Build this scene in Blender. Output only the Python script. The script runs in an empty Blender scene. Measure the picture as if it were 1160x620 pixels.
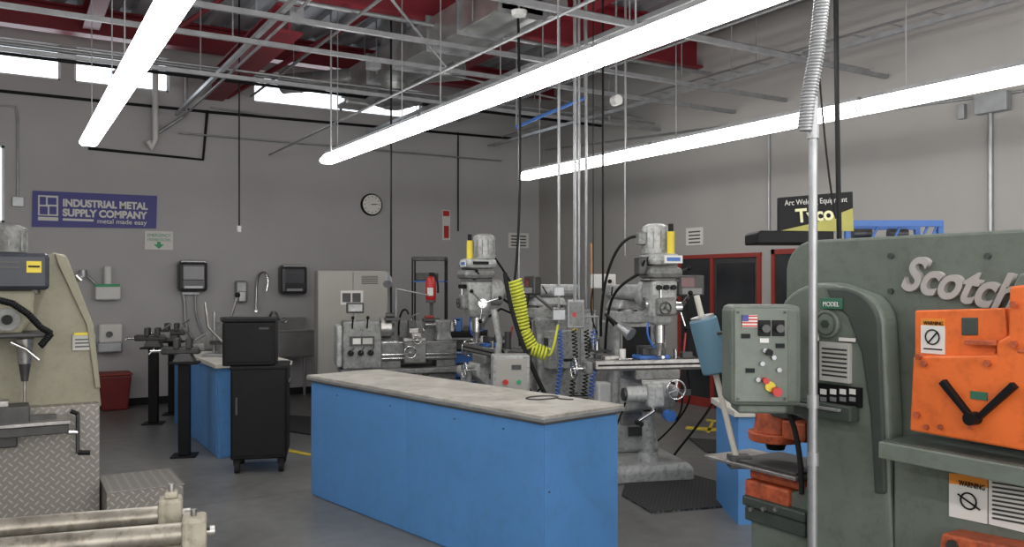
import bpy, math, random
from mathutils import Vector, Matrix
random.seed(7)
F=950.0; CX=580.0; HY=320.0; H=1.62
TH=math.atan(575/950); S=math.sin(TH); C=math.cos(TH)
XR=7.8; YB=12.0; XL=-4.0; YF=-3.0; ZC=5.0
def cw(px,z,h=0.0):
    r=(px-CX)/F*z
    return Vector((z*S+r*C, z*C-r*S, h))
def gz(py,h=0.0): return F*(H-h)/(py-HY)
# ---------------------------------------------------------------- materials
MATS={}
def mat(name,col,rough=0.5,metal=0.0,var=0.12,scale=6.0,bump=0.0,emit=0.0,spec=0.5,grime=0.0):
    if name in MATS: return MATS[name]
    m=bpy.data.materials.new(name); m.use_nodes=True
    nt=m.node_tree; b=nt.nodes['Principled BSDF']
    b.inputs['Roughness'].default_value=rough; b.inputs['Metallic'].default_value=metal
    b.inputs['Specular IOR Level'].default_value=spec
    b.inputs['Base Color'].default_value=(*col,1)
    if emit>0:
        b.inputs['Emission Color'].default_value=(*col,1); b.inputs['Emission Strength'].default_value=emit
    if var>0:
        tc=nt.nodes.new('ShaderNodeTexCoord'); n=nt.nodes.new('ShaderNodeTexNoise')
        n.inputs['Scale'].default_value=scale; n.inputs['Detail'].default_value=5
        nt.links.new(tc.outputs['Object'],n.inputs['Vector'])
        cr=nt.nodes.new('ShaderNodeValToRGB')
        cr.color_ramp.elements[0].position=0.3; cr.color_ramp.elements[1].position=0.7
        cr.color_ramp.elements[0].color=(*[max(0,c*(1-var)) for c in col],1)
        cr.color_ramp.elements[1].color=(*[min(1,c*(1+var)) for c in col],1)
        nt.links.new(n.outputs['Fac'],cr.inputs['Fac']); out=cr.outputs['Color']
        if grime>0:
            g=nt.nodes.new('ShaderNodeTexNoise'); g.inputs['Scale'].default_value=scale*3.1; g.inputs['Detail'].default_value=8; g.inputs['Roughness'].default_value=0.7
            nt.links.new(tc.outputs['Object'],g.inputs['Vector'])
            gr=nt.nodes.new('ShaderNodeValToRGB'); gr.color_ramp.elements[0].position=0.36; gr.color_ramp.elements[1].position=0.52
            k=1-grime; gr.color_ramp.elements[0].color=(k,k*.97,k*.92,1); gr.color_ramp.elements[1].color=(1,1,1,1)
            nt.links.new(g.outputs['Fac'],gr.inputs['Fac'])
            mx=nt.nodes.new('ShaderNodeMix'); mx.data_type='RGBA'; mx.blend_type='MULTIPLY'; mx.inputs[0].default_value=1
            nt.links.new(out,mx.inputs[6]); nt.links.new(gr.outputs['Color'],mx.inputs[7]); out=mx.outputs[2]
            rr=nt.nodes.new('ShaderNodeMapRange'); rr.inputs[3].default_value=max(.15,rough-.12); rr.inputs[4].default_value=rough+.15
            nt.links.new(g.outputs['Fac'],rr.inputs[0]); nt.links.new(rr.outputs[0],b.inputs['Roughness'])
        nt.links.new(out,b.inputs['Base Color'])
        if bump>0:
            n2=nt.nodes.new('ShaderNodeTexNoise'); n2.inputs['Scale'].default_value=scale*12
            nt.links.new(tc.outputs['Object'],n2.inputs['Vector'])
            bp_=nt.nodes.new('ShaderNodeBump'); bp_.inputs['Strength'].default_value=bump; bp_.inputs['Distance'].default_value=0.01
            nt.links.new(n2.outputs['Fac'],bp_.inputs['Height']); nt.links.new(bp_.outputs['Normal'],b.inputs['Normal'])
    MATS[name]=m; return m
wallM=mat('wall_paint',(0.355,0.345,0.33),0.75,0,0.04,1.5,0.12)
wallB=mat('wall_paint_lightened',(0.41,0.403,0.405),0.75,0,0.04,1.5,0.12)  # same grey as the right wall, lightened to make up for weak light
deckM=mat('roof_deck_steel',(0.36,0.37,0.39),0.5,0.2,0.08,2)
redB=mat('red_steel',(0.20,0.012,0.022),0.5,0,0.15,3)
galv=mat('galvanised',(0.33,0.34,0.35),0.4,0.6,0.15,8)
duct=mat('duct_metal',(0.48,0.49,0.48),0.35,0.8,0.2,5)
steel=mat('bare_steel',(0.38,0.37,0.36),0.34,0.85,0.2,12,grime=0.25)
dsteel=mat('dark_steel',(0.065,0.065,0.065),0.45,0.5,0.25,10)
chrome=mat('chrome',(0.62,0.62,0.62),0.2,1.0,0.05)
black=mat('black_paint',(0.005,0.005,0.006),0.5,0,0.2,8,spec=0.22)
rubber=mat('rubber',(0.013,0.013,0.014),0.8,0,0.2,20,0.2,spec=0.3)
white=mat('white_plastic',(0.62,0.62,0.60),0.5,0,0.03)
paper=mat('label_white',(0.66,0.65,0.62),0.6,0,0.03)
blueB=mat('blue_bench_paint',(0.075,0.225,0.50),0.5,0,0.05,2.5,0.05,grime=0.06)
blueS=mat('blue_steel',(0.04,0.13,0.40),0.45,0,0.1,4)
millP=mat('mill_enamel',(0.38,0.39,0.385),0.36,0.1,0.2,9,0.05,grime=0.38)
millG=mat('mill_grey',(0.19,0.195,0.19),0.42,0.15,0.25,9,0.05,grime=0.4)
green=mat('machine_green',(0.118,0.142,0.12),0.45,0,0.10,5,0.05,grime=0.16)
greenL=mat('machine_green_light',(0.138,0.165,0.14),0.45,0,0.08,5,grime=0.14)
greenD=mat('machine_green_dark',(0.04,0.050,0.043),0.5,0,0.2,8)
orange=mat('guard_orange',(0.70,0.14,0.025),0.42,0,0.08,4,grime=0.2)
orangeR=mat('rusty_orange',(0.42,0.085,0.03),0.55,0,0.35,14,grime=0.4)
beige=mat('machine_beige',(0.265,0.25,0.18),0.5,0,0.08,5,grime=0.14)
cab=mat('cabinet_putty',(0.33,0.32,0.29),0.55,0,0.05,3)
red=mat('red_paint',(0.45,0.02,0.02),0.4,0,0.1)
redF=mat('frame_red',(0.25,0.03,0.022),0.5,0,0.1)
yellow=mat('yellow_plastic',(0.66,0.52,0.03),0.45,0,0.05)
hoseY=mat('hose_yellow',(0.58,0.62,0.06),0.4,0,0.05)
hoseB=mat('hose_blue',(0.02,0.12,0.50),0.35,0,0.05)
purple=mat('banner_blue',(0.04,0.04,0.23),0.5,0,0.05)
tgreen=mat('sign_green',(0.02,0.30,0.12),0.5,0,0.05)
glassD=mat('dark_glass',(0.03,0.032,0.035),0.08,0,0.3,2)
cream=mat('bench_oak_white',(0.52,0.50,0.45),0.5,0,0.06,3)
padB=mat('pad_blue',(0.10,0.20,0.28),0.6,0,0.05)
stain=mat('stainless',(0.42,0.42,0.42),0.32,0.8,0.1,6)
lamp=mat('fluorescent_tube',(1.0,0.985,0.96),0.5,0,0,emit=15.0)
fixt=mat('fixture_white',(0.8,0.8,0.8),0.4,0,0.02)
line=mat('floor_line_yellow',(0.55,0.42,0.03),0.6,0,0.25,12)
darkblue=mat('motor_dark',(0.02,0.024,0.035),0.4,0,0.2)
lgrey=mat('lettering_grey',(0.42,0.40,0.38),0.5,0.2,0.05)
dullrod=mat('roller_steel',(0.32,0.295,0.25),0.38,0.75,0.3,9,grime=0.35)
plate_silver=mat('plate_silver',(.42,.42,.39),.4)

def floor_mat():
    m=bpy.data.materials.new('concrete_floor'); m.use_nodes=True; nt=m.node_tree; b=nt.nodes['Principled BSDF']
    tc=nt.nodes.new('ShaderNodeTexCoord')
    def noise(sc,det):
        n=nt.nodes.new('ShaderNodeTexNoise'); n.inputs['Scale'].default_value=sc; n.inputs['Detail'].default_value=det
        nt.links.new(tc.outputs['Object'],n.inputs['Vector']); return n
    a=noise(0.7,8); c=noise(9,6)
    mx=nt.nodes.new('ShaderNodeMix'); mx.data_type='FLOAT'; mx.inputs[0].default_value=0.35
    nt.links.new(a.outputs['Fac'],mx.inputs[2]); nt.links.new(c.outputs['Fac'],mx.inputs[3])
    cr=nt.nodes.new('ShaderNodeValToRGB')
    cr.color_ramp.elements[0].position=0.36; cr.color_ramp.elements[0].color=(0.098,0.097,0.093,1)
    cr.color_ramp.elements[1].position=0.64; cr.color_ramp.elements[1].color=(0.185,0.183,0.174,1)
    nt.links.new(mx.outputs[0],cr.inputs['Fac'])
    br=nt.nodes.new('ShaderNodeTexBrick'); br.offset=0; br.inputs['Scale'].default_value=1
    br.inputs['Brick Width'].default_value=3.2; br.inputs['Row Height'].default_value=3.2; br.inputs['Mortar Size'].default_value=0.006
    br.inputs['Color1'].default_value=(1,1,1,1); br.inputs['Color2'].default_value=(1,1,1,1); br.inputs['Mortar'].default_value=(0.4,0.4,0.4,1)
    nt.links.new(tc.outputs['Object'],br.inputs['Vector'])
    mm=nt.nodes.new('ShaderNodeMix'); mm.data_type='RGBA'; mm.blend_type='MULTIPLY'; mm.inputs[0].default_value=1
    nt.links.new(cr.outputs['Color'],mm.inputs[6]); nt.links.new(br.outputs['Color'],mm.inputs[7])
    nt.links.new(mm.outputs[2],b.inputs['Base Color'])
    rr=nt.nodes.new('ShaderNodeMapRange'); rr.inputs[3].default_value=0.22; rr.inputs[4].default_value=0.5
    nt.links.new(a.outputs['Fac'],rr.inputs[0]); nt.links.new(rr.outputs[0],b.inputs['Roughness'])
    return m
def diamond_mat():
    m=bpy.data.materials.new('diamond_plate'); m.use_nodes=True; nt=m.node_tree; b=nt.nodes['Principled BSDF']
    b.inputs['Metallic'].default_value=0.45; b.inputs['Roughness'].default_value=0.45
    tc=nt.nodes.new('ShaderNodeTexCoord'); sp=nt.nodes.new('ShaderNodeSeparateXYZ'); nt.links.new(tc.outputs['Object'],sp.inputs[0])
    def M(op,a,b_=None):
        n=nt.nodes.new('ShaderNodeMath'); n.operation=op
        for i,v in enumerate((a,b_)):
            if v is None: continue
            if isinstance(v,(int,float)): n.inputs[i].default_value=v
            else: nt.links.new(v,n.inputs[i])
        return n.outputs[0]
    k=17
    u=M('MULTIPLY',M('ADD',sp.outputs[0],sp.outputs[1]),k); v=M('MULTIPLY',M('ADD',sp.outputs[2],sp.outputs[1]),k)
    p=M('ADD',u,v); q=M('SUBTRACT',u,v)
    a=M('SUBTRACT',M('FRACT',p),0.5); c=M('SUBTRACT',M('FRACT',q),0.5)
    a2=M('MULTIPLY',a,a); c2=M('MULTIPLY',c,c)
    par=M('MODULO',M('ABSOLUTE',M('ADD',M('FLOOR',p),M('FLOOR',q))),2)
    par=M('GREATER_THAN',par,0.5)
    d1=M('ADD',M('MULTIPLY',a2,14),M('MULTIPLY',c2,1.2)); d2=M('ADD',M('MULTIPLY',a2,1.2),M('MULTIPLY',c2,14))
    d=M('ADD',M('MULTIPLY',d1,par),M('MULTIPLY',d2,M('SUBTRACT',1,par)))
    hgt=M('LESS_THAN',d,0.24)
    cr=nt.nodes.new('ShaderNodeValToRGB'); cr.color_ramp.elements[0].color=(0.225,0.212,0.19,1); cr.color_ramp.elements[1].color=(0.38,0.36,0.33,1)
    nt.links.new(hgt,cr.inputs['Fac']); nt.links.new(cr.outputs['Color'],b.inputs['Base Color'])
    bu=nt.nodes.new('ShaderNodeBump'); bu.inputs['Strength'].default_value=0.6; bu.inputs['Distance'].default_value=0.004
    nt.links.new(hgt,bu.inputs['Height']); nt.links.new(bu.outputs['Normal'],b.inputs['Normal'])
    return m
floorM=floor_mat(); diamond=diamond_mat(); topM=mat('bench_top_worn',(0.41,0.39,0.35),0.42,0.1,0.25,3.5,0.1,grime=0.28)

# ---------------------------------------------------------------- geometry helpers
def link(o): bpy.context.scene.collection.objects.link(o); return o
def mesh_obj(name,verts,faces,m,smooth=False):
    me=bpy.data.meshes.new(name); me.from_pydata([tuple(v) for v in verts],[],faces); me.update()
    import bmesh
    bm=bmesh.new(); bm.from_mesh(me); bmesh.ops.recalc_face_normals(bm,faces=bm.faces); bm.to_mesh(me); bm.free()
    if smooth:
        for p in me.polygons: p.use_smooth=True
        me.set_sharp_from_angle(angle=0.7)
    me.materials.append(m)
    return link(bpy.data.objects.new(name,me))
class Fr:
    def __init__(s,name,loc=(0,0,0),rot=0.0,parent=None):
        e=bpy.data.objects.new(name,None); e.empty_display_size=0.1; link(e); s.e=e
        s.M=Matrix.Translation(Vector(loc))@Matrix.Rotation(rot,4,'Z'); s.Mi=s.M.inverted()
        if parent: e.parent=parent.e; e.matrix_basis=parent.Mi@s.M
        else: e.matrix_basis=s.M
    def pt(s,px,py,y=0.0):
        u=(px-CX)/F
        d=Vector((S+u*C,C-u*S,(HY-py)/F)); o=s.Mi@Vector((0,0,H)); d=s.Mi.to_3x3()@d
        return o+d*((y-o.y)/d.y)
    def ad(s,o,bev=0,seg=2):
        o.parent=s.e
        if bev>0:
            b=o.modifiers.new('bev','BEVEL'); b.width=bev; b.segments=seg; b.limit_method='ANGLE'
        return o
    def bx(s,n,x0,x1,y0,y1,z0,z1,m,bev=0.004,rot=None):
        c=Vector(((x0+x1)/2,(y0+y1)/2,(z0+z1)/2)); a,b,d=abs(x1-x0)/2,abs(y1-y0)/2,abs(z1-z0)/2
        v=[(i*a,j*b,k*d) for i in(-1,1) for j in(-1,1) for k in(-1,1)]
        f=[(0,1,3,2),(4,6,7,5),(0,4,5,1),(2,3,7,6),(0,2,6,4),(1,5,7,3)]
        o=mesh_obj(n,v,f,m); o.location=c
        if rot: o.rotation_euler=rot
        return s.ad(o,min(bev,0.45*min(2*a,2*b,2*d)))
    def bp(s,n,px0,py0,px1,py1,y,dep,m,bev=0.004):
        my=(py0+py1)/2; mx=(px0+px1)/2
        return s.bx(n,s.pt(px0,my,y).x,s.pt(px1,my,y).x,y,y+dep,s.pt(mx,py1,y).z,s.pt(mx,py0,y).z,m,bev)
    def cy(s,n,p0,p1,r,m,r2=None,k=24,bev=0):
        p0=Vector(p0);p1=Vector(p1); r2=r if r2 is None else r2
        ax=(p1-p0).normalized(); t=Vector((0,0,1)) if abs(ax.z)<0.9 else Vector((1,0,0))
        a=ax.cross(t).normalized(); b=ax.cross(a); v=[]
        for p,rr in((p0,r),(p1,r2)):
            for i in range(k):
                q=2*math.pi*i/k; v.append(p+rr*(math.cos(q)*a+math.sin(q)*b))
        f=[(i,(i+1)%k,k+(i+1)%k,k+i) for i in range(k)]+[tuple(range(k))[::-1],tuple(range(k,2*k))]
        return s.ad(mesh_obj(n,v,f,m,True),bev)
    def tb(s,n,pts,r,m,closed=False,smooth=False):
        cu=bpy.data.curves.new(n,'CURVE'); cu.dimensions='3D'; cu.bevel_depth=r; cu.bevel_resolution=3; cu.use_fill_caps=True
        if smooth:
            sp=cu.splines.new('NURBS'); sp.points.add(len(pts)-1)
            for p,q in zip(sp.points,pts): p.co=(*q,1)
            sp.order_u=min(4,len(pts)); sp.use_endpoint_u=True; sp.resolution_u=6
        else:
            sp=cu.splines.new('POLY'); sp.points.add(len(pts)-1)
            for p,q in zip(sp.points,pts): p.co=(*q,1)
        sp.use_cyclic_u=closed
        cu.materials.append(m); return s.ad(link(bpy.data.objects.new(n,cu)))
    def tp(s,n,pxs,y,r,m,smooth=False):
        return s.tb(n,[s.pt(a[0],a[1],a[2] if len(a)>2 else y) for a in pxs],r,m,False,smooth)
    def pr(s,n,pts,y0,y1,m,bev=0.004,seg=2):
        k=len(pts); v=[(p[0],y0,p[1]) for p in pts]+[(p[0],y1,p[1]) for p in pts]
        f=[tuple(range(k)),tuple(range(k,2*k))[::-1]]+[(i,(i+1)%k,k+(i+1)%k,k+i) for i in range(k)]
        return s.ad(mesh_obj(n,v,f,m),bev,seg)
    def pp(s,n,pxs,y0,dep,m,bev=0.004,seg=2):
        q=[s.pt(a,b,y0) for a,b in pxs]; return s.pr(n,[(p.x,p.z) for p in q],y0,y0+dep,m,bev,seg)
    def px_(s,n,pts,x0,x1,m,bev=0.004):
        k=len(pts); v=[(x0,p[0],p[1]) for p in pts]+[(x1,p[0],p[1]) for p in pts]
        f=[tuple(range(k)),tuple(range(k,2*k))[::-1]]+[(i,(i+1)%k,k+(i+1)%k,k+i) for i in range(k)]
        return s.ad(mesh_obj(n,v,f,m),bev)
    def loft(s,n,secs,m,bev=0.01):
        v=[];f=[]
        for x0,x1,y0,y1,z in secs: v+=[(x0,y0,z),(x1,y0,z),(x1,y1,z),(x0,y1,z)]
        for i in range(len(secs)-1):
            for j in range(4): f.append((4*i+j,4*i+(j+1)%4,4*i+4+(j+1)%4,4*i+4+j))
        f+=[(0,3,2,1),tuple(4*(len(secs)-1)+j for j in range(4))]
        return s.ad(mesh_obj(n,v,f,m),bev)
    def lathe(s,n,prof,c,m,k=28,mtx=None):
        v=[];f=[]
        for r,z in prof:
            for i in range(k):
                q=2*math.pi*i/k; v.append(Vector((r*math.cos(q),r*math.sin(q),z)))
        if mtx: v=[mtx@p for p in v]
        v=[p+Vector(c) for p in v]
        for j in range(len(prof)-1):
            for i in range(k): f.append((j*k+i,j*k+(i+1)%k,(j+1)*k+(i+1)%k,(j+1)*k+i))
        f+=[tuple(range(k))[::-1],tuple(range((len(prof)-1)*k,len(prof)*k))]
        return s.ad(mesh_obj(n,v,f,m,True))
    def ball(s,n,c,r,m,sc=(1,1,1)):
        prof=[(max(1e-4,r*math.sin(math.pi*i/12)),-r*math.cos(math.pi*i/12)) for i in range(13)]
        return s.lathe(n,prof,c,m,20,Matrix.Diagonal((*sc,1)))
    def ring(s,n,c,ax,R,r,m,k=28):
        ax=Vector(ax).normalized(); t=Vector((0,0,1)) if abs(ax.z)<0.9 else Vector((1,0,0))
        a=ax.cross(t).normalized(); b=ax.cross(a); c=Vector(c)
        return s.tb(n,[c+R*(math.cos(2*math.pi*i/k)*a+math.sin(2*math.pi*i/k)*b) for i in range(k)],r,m,True)
    def wheel(s,n,c,ax,R,m,handle=True):
        ax=Vector(ax).normalized(); t=Vector((0,0,1)) if abs(ax.z)<0.9 else Vector((1,0,0))
        a=ax.cross(t).normalized(); b=ax.cross(a); c=Vector(c)
        s.ring(n+'_rim',c,ax,R,R*0.11,m)
        for i in range(3):
            q=2*math.pi*i/3+0.4; s.cy(n+'_spoke',c,c+R*(math.cos(q)*a+math.sin(q)*b),R*0.08,m,k=8)
        s.cy(n+'_hub',c-ax*R*0.3,c+ax*R*0.2,R*0.25,m)
        if handle: p=c+R*0.95*(0.6*a-0.8*b); s.cy(n+'_grip',p,p+ax*R*0.8,R*0.12,black,R*0.16,k=12)
    def tx(s,n,t,loc,size,m,w=None,tilt=0,ext=0.001,shear=0,align='LEFT',bold=0):
        cu=bpy.data.curves.new(n,'FONT'); cu.body=t; cu.size=size; cu.extrude=ext; cu.shear=shear; cu.align_x=align; cu.offset=bold
        cu.materials.append(m); o=link(bpy.data.objects.new(n,cu))
        if w:
            bpy.context.view_layer.update(); k=w/max(o.dimensions.x,1e-4)
        else: k=1
        o.parent=s.e
        o.matrix_basis=Matrix.Translation(Vector(loc))@Matrix.Rotation(tilt,4,'Y')@Matrix.Rotation(math.pi/2,4,'X')@Matrix.Diagonal((k,1,1,1))
        return o
    def coil(s,n,path,R,r,turns,m):
        P=[Vector(p) for p in path]; pts=[]; N=turns*10
        seg=[(P[i+1]-P[i]).length for i in range(len(P)-1)]; T=sum(seg)
        for i in range(N+1):
            d=T*i/N; j=0
            while j<len(seg)-1 and d>seg[j]: d-=seg[j]; j+=1
            ax=(P[j+1]-P[j]).normalized(); c=P[j]+ax*d
            a=ax.cross(Vector((0.3,1,0.1))).normalized(); b=ax.cross(a); q=2*math.pi*turns*i/N
            pts.append(c+R*(math.cos(q)*a+math.sin(q)*b))
        return s.tb(n,pts,r,m)
def tfit(fr,n,t,pxa,pya,pxb,pyb,y,m,**k):
    a=fr.pt(pxa,pyb,y); c=fr.pt(pxb,pyb,y); tp=fr.pt(pxa,pya,y)
    return fr.tx(n,t,a,(tp.z-a.z)*1.25,m,w=(c-a).length,**k)

# ---------------------------------------------------------------- room shell
def single(name,boxes,m):
    v=[];f=[]
    for x0,x1,y0,y1,z0,z1 in boxes:
        b=len(v); v+=[(x,y,z) for x in(x0,x1) for y in(y0,y1) for z in(z0,z1)]
        f+=[tuple(b+i for i in q) for q in [(0,1,3,2),(4,6,7,5),(0,4,5,1),(2,3,7,6),(0,2,6,4),(1,5,7,3)]]
    return mesh_obj(name,v,f,m)
single('floor',[(XL,XR,YF,YB,-0.1,0)],floorM)
def wx(px): 
    u=(px-CX)/F; return YB*(S+u*C)/(C-u*S)
W=[(wx(-35),wx(69)),(wx(84),wx(192)),(wx(287),wx(478))]
z0w,z1w=4.17,4.62
LW=(-0.9,wx(5),2.35,3.3)
bxs=[]; T0,T1=YB,YB+0.25
xs=[XL]+[a for w in W for a in w]+[XR]
for i in range(0,len(xs),2): bxs.append((xs[i],xs[i+1],T0,T1,z0w,z1w))
bxs.append((XL,XR,T0,T1,z1w,ZC)); bxs.append((XL,XR,T0,T1,LW[3],z0w))
bxs+= [(XL,LW[0],T0,T1,LW[2],LW[3]),(LW[1],XR,T0,T1,LW[2],LW[3]),(XL,XR,T0,T1,0,LW[2])]
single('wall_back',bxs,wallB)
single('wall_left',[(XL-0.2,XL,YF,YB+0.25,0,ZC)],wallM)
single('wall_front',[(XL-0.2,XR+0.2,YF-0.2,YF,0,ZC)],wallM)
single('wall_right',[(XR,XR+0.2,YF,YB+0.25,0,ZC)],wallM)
for i,(a,b) in enumerate(W+[(LW[0],LW[1])]):
    lo,hi=(z0w,z1w) if i<3 else (LW[2],LW[3])
    w=Fr('window_%d'%(i+1),(0,0,0))
    t=0.03
    w.bx('frame_bottom',a,b,YB+0.05,YB+0.12,lo,lo+t,fixt,0); w.bx('frame_top',a,b,YB+0.05,YB+0.12,hi-t,hi,fixt,0)
    w.bx('frame_left',a,a+t,YB+0.05,YB+0.12,lo,hi,fixt,0); w.bx('frame_right',b-t,b,YB+0.05,YB+0.12,lo,hi,fixt,0)
    if b-a>1.5: w.bx('mullion',(a+b)/2-.02,(a+b)/2+.02,YB+0.05,YB+0.12,lo,hi,galv,0)
v=[];f=[];x=XL;prof=[]
pitch=0.30
while x<XR:
    for dx,dz in((0,0),(0.12,0),(0.15,0.07),(0.27,0.07)): prof.append((min(x+dx,XR),ZC+dz))
    x+=pitch
prof.append((XR,ZC))
for p in prof: v+=[(p[0],YF,p[1]),(p[0],YB+.25,p[1])]
for i in range(len(prof)-1): f.append((2*i,2*i+1,2*i+3,2*i+2))
b0=len(v); v+=[(XL-.2,YF-.2,ZC+.12),(XR+.2,YF-.2,ZC+.12),(XR+.2,YB+.25,ZC+.12),(XL-.2,YB+.25,ZC+.12)]; f.append((b0,b0+1,b0+2,b0+3))
mesh_obj('ceiling',v,f,deckM)
single('trim_1',[(XL,XR,YB-0.012,YB,0,0.1)],rubber)
single('trim_2',[(XR-0.012,XR,8.55,YB-0.012,0,0.1),(XR-0.012,XR,YF,7.0,0,0.1)],rubber)

def ibeam(name,axis,pos,a,b,z0,z1,w=0.2,t=0.025):
    fr=Fr(name)
    def B(n,o0,o1,za,zb):
        if axis=='X': fr.bx(n,a,b,pos+o0,pos+o1,za,zb,redB,0)
        else: fr.bx(n,pos+o0,pos+o1,a,b,za,zb,redB,0)
    B('top_flange',-w/2,w/2,z1-t,z1); B('bottom_flange',-w/2,w/2,z0,z0+t); B('web',-t/2,t/2,z0+t,z1-t)
    return fr
ibeam('roof_beam','X',11.55,XL,XR,4.66,4.99)
ibeam('roof_beam','X',8.2,XL,XR,4.42,4.99,0.26,0.03)
ibeam('roof_beam','X',4.6,XL,XR,4.42,4.99,0.26,0.03)
ibeam('roof_beam','X',1.0,XL,XR,4.42,4.99,0.26,0.03)
ibeam('roof_girder','Y',2.45,8.35,11.98,4.12,4.41,0.26,0.03)
ibeam('roof_purlin','Y',5.6,8.35,11.4,4.68,4.98,0.18)
ibeam('roof_purlin','Y',5.6,4.75,8.05,4.68,4.98,0.18)
ibeam('roof_purlin','Y',0.9,8.35,11.4,4.70,4.98,0.18)
ibeam('roof_purlin','Y',7.0,4.75,8.05,4.62,4.98,0.18)
br=Fr('roof_brace'); br.tb('angle_1',[(2.6,11.8,4.15),(3.9,8.4,4.9)],0.035,redB); br.tb('angle_2',[(1.2,11.8,4.3),(2.4,8.4,4.9)],0.03,redB)
d=Fr('ceiling_air_duct')
d.bx('main_run',3.82,4.28,6.5,10.6,4.08,4.40,duct,0.01)
for y in (6.5,7.3,8.0,8.9,9.7,10.58): d.bx('flange',3.79,4.31,y,y+0.03,4.05,4.43,galv,0)
d.bx('elbow',3.85,4.25,10.6,11.0,3.98,4.35,duct,0.04)
for y in (7.0,9.4): 
    d.cy('strap',(3.8,y,4.1),(3.8,y,5.0),0.008,galv,k=6); d.cy('strap',(4.3,y,4.1),(4.3,y,5.0),0.008,galv,k=6)
p=cw(446,10.4)
dd=Fr('round_air_diffuser',(p.x,p.y,0))
dd.lathe('cone_outer',[(0.36,3.86),(0.34,3.88),(0.24,3.95),(0.2,3.98)],(0,0,0),galv)
dd.lathe('cone_mid',[(0.25,3.82),(0.24,3.84),(0.15,3.9)],(0,0,0),galv); dd.lathe('cone_inner',[(0.14,3.78),(0.12,3.80),(0.05,3.86)],(0,0,0),galv)
dd.cy('neck',(0,0,3.9),(0,0,5.0),0.16,duct)
fd=Fr('flexible_duct')
fd.cy('run',(4.75,7.0,4.45),(4.75,11.6,4.45),0.15,duct)
for i in range(18): fd.ring('rib',(4.75,7.1+i*0.25,4.45),(0,1,0),0.152,0.008,galv,20)
for y in(7.6,10.6): fd.cy('hanger',(4.75,y,4.6),(4.75,y,5.0),0.008,galv,k=6)
# round spiral duct crossing towards the back-left windows
rd=Fr('spiral_round_duct')
rd.cy('run',(4.9,9.3,4.28),(3.2,11.2,4.28),0.13,duct)
dv=(Vector((3.2,11.2,4.28))-Vector((4.9,9.3,4.28)))
for i in range(11): q=Vector((4.9,9.3,4.28))+dv*(i/10); rd.ring('seam',q,dv,0.132,0.006,galv,20)
rd.cy('hanger',(4.0,10.3,4.4),(4.0,10.3,5.0),0.008,galv,k=6)
# gas / sprinkler pipes
gp=Fr('overhead_pipe_run')
for x,z,r in((1.35,4.05,.022),(2.95,4.22,.018),(5.2,4.1,.025),(6.2,4.2,.018)): gp.tb('pipe_y',[(x,2.0,z),(x,11.9,z)],r,galv)
for y,z,r in((7.9,4.3,.022),(10.2,4.0,.02),(10.8,4.25,.025)): gp.tb('pipe_x',[(XL+1,y,z),(XR-.04,y,z)],r,galv if y!=10.2 else black)
for x,y in((1.35,6.0),(2.95,9.9),(5.2,6.3),(6.2,9.5),(1.35,9.6)): gp.cy('hanger',(x,y,4.05),(x,y,5.0),.006,galv,k=6)
ct=Fr('wire_cable_tray')
for x in(6.95,7.2): ct.tb('rail',[(x,3.0,4.0),(x,11.8,4.0)],.012,galv)
for i in range(22): ct.tb('rung',[(6.95,3.2+i*.4,4.0),(7.2,3.2+i*.4,4.0)],.008,galv)
for y in(4.0,6.5,9.0,11.0): ct.cy('hanger',(7.07,y,4.0),(7.07,y,5.0),.006,galv,k=6)

# ---------------------------------------------------------------- fluorescent strips
def strip(X,yend,h=2.93):
    fr=Fr('fluorescent_light_strip')
    y=yend; n=0
    while y>-2.0:
        y1=y-2.42
        secs=[(-0.03,0.08),(0.03,0.08),(0.078,0.02),(0.078,0.0),(0.055,-0.022),(-0.055,-0.022),(-0.078,0.0),(-0.078,0.02)]
        k=8; v=[(X+a,y,h+b) for a,b in secs]+[(X+a,y1,h+b) for a,b in secs]
        f=[tuple(range(k)),tuple(range(k,2*k))[::-1]]+[(i,(i+1)%k,k+(i+1)%k,k+i) for i in range(k)]
        o=mesh_obj('luminaire_%d'%n,v,f,fixt); o.data.materials.append(lamp)
        for pol in o.data.polygons:
            c=pol.center
            if len(pol.vertices)==4 and c.z<h+0.06: pol.material_index=1
        fr.ad(o)
        fr.bx('channel',X-0.025,X+0.025,y1+0.02,y-0.02,h+0.08,h+0.11,galv,0)
        for yy in(y-0.35,y1+0.4): fr.cy('hanger_rod',(X,yy,h+0.10),(X,yy,5.02),0.005,galv,k=6)
        y=y1-0.015; n+=1
strip(0.68,8.85); strip(3.0,8.85); strip(5.6,8.95); strip(-1.75,8.85)  # last strip is out of view, added to light the left side

# ---------------------------------------------------------------- overhead conduit grid
cg=Fr('strut_channel_grid')
for y in (5.4,6.7,7.5,8.9): 
    cg.bx('strut_x',XL+2,XR-.02,y-0.02,y+0.02,3.72,3.76,galv,0)
    for x in (-1,1.7,4.4,6.9): cg.cy('rod',(x,y,3.75),(x,y,5.0),0.007,galv,k=6)
for x in (1.9,4.5,6.6): cg.bx('strut_y',x-0.02,x+0.02,1.5,11.5,3.77,3.81,galv,0)
cd=Fr('electrical_conduit_run')
for y,z in ((6.85,3.80),(6.92,3.80),(9.0,3.84),(5.6,3.85)): cd.tb('run_x',[(XL+2,y,z),(XR-.03,y,z)],0.013,galv)
for x,z in ((4.65,3.83),(4.72,3.83),(2.05,3.84),(6.75,3.85),(3.2,3.42)): cd.tb('run_y',[(x,1.5,z),(x,11.9,z)],0.013,galv)
cd.tb('bend_run',[(1.6,5.0,3.95),(4.3,8.4,3.95),(7.7,9.2,3.95)],0.013,galv)
cd.tb('run_diag',[(2.0,11.9,3.62),(7.0,11.9,3.62)],0.012,galv)
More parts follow.
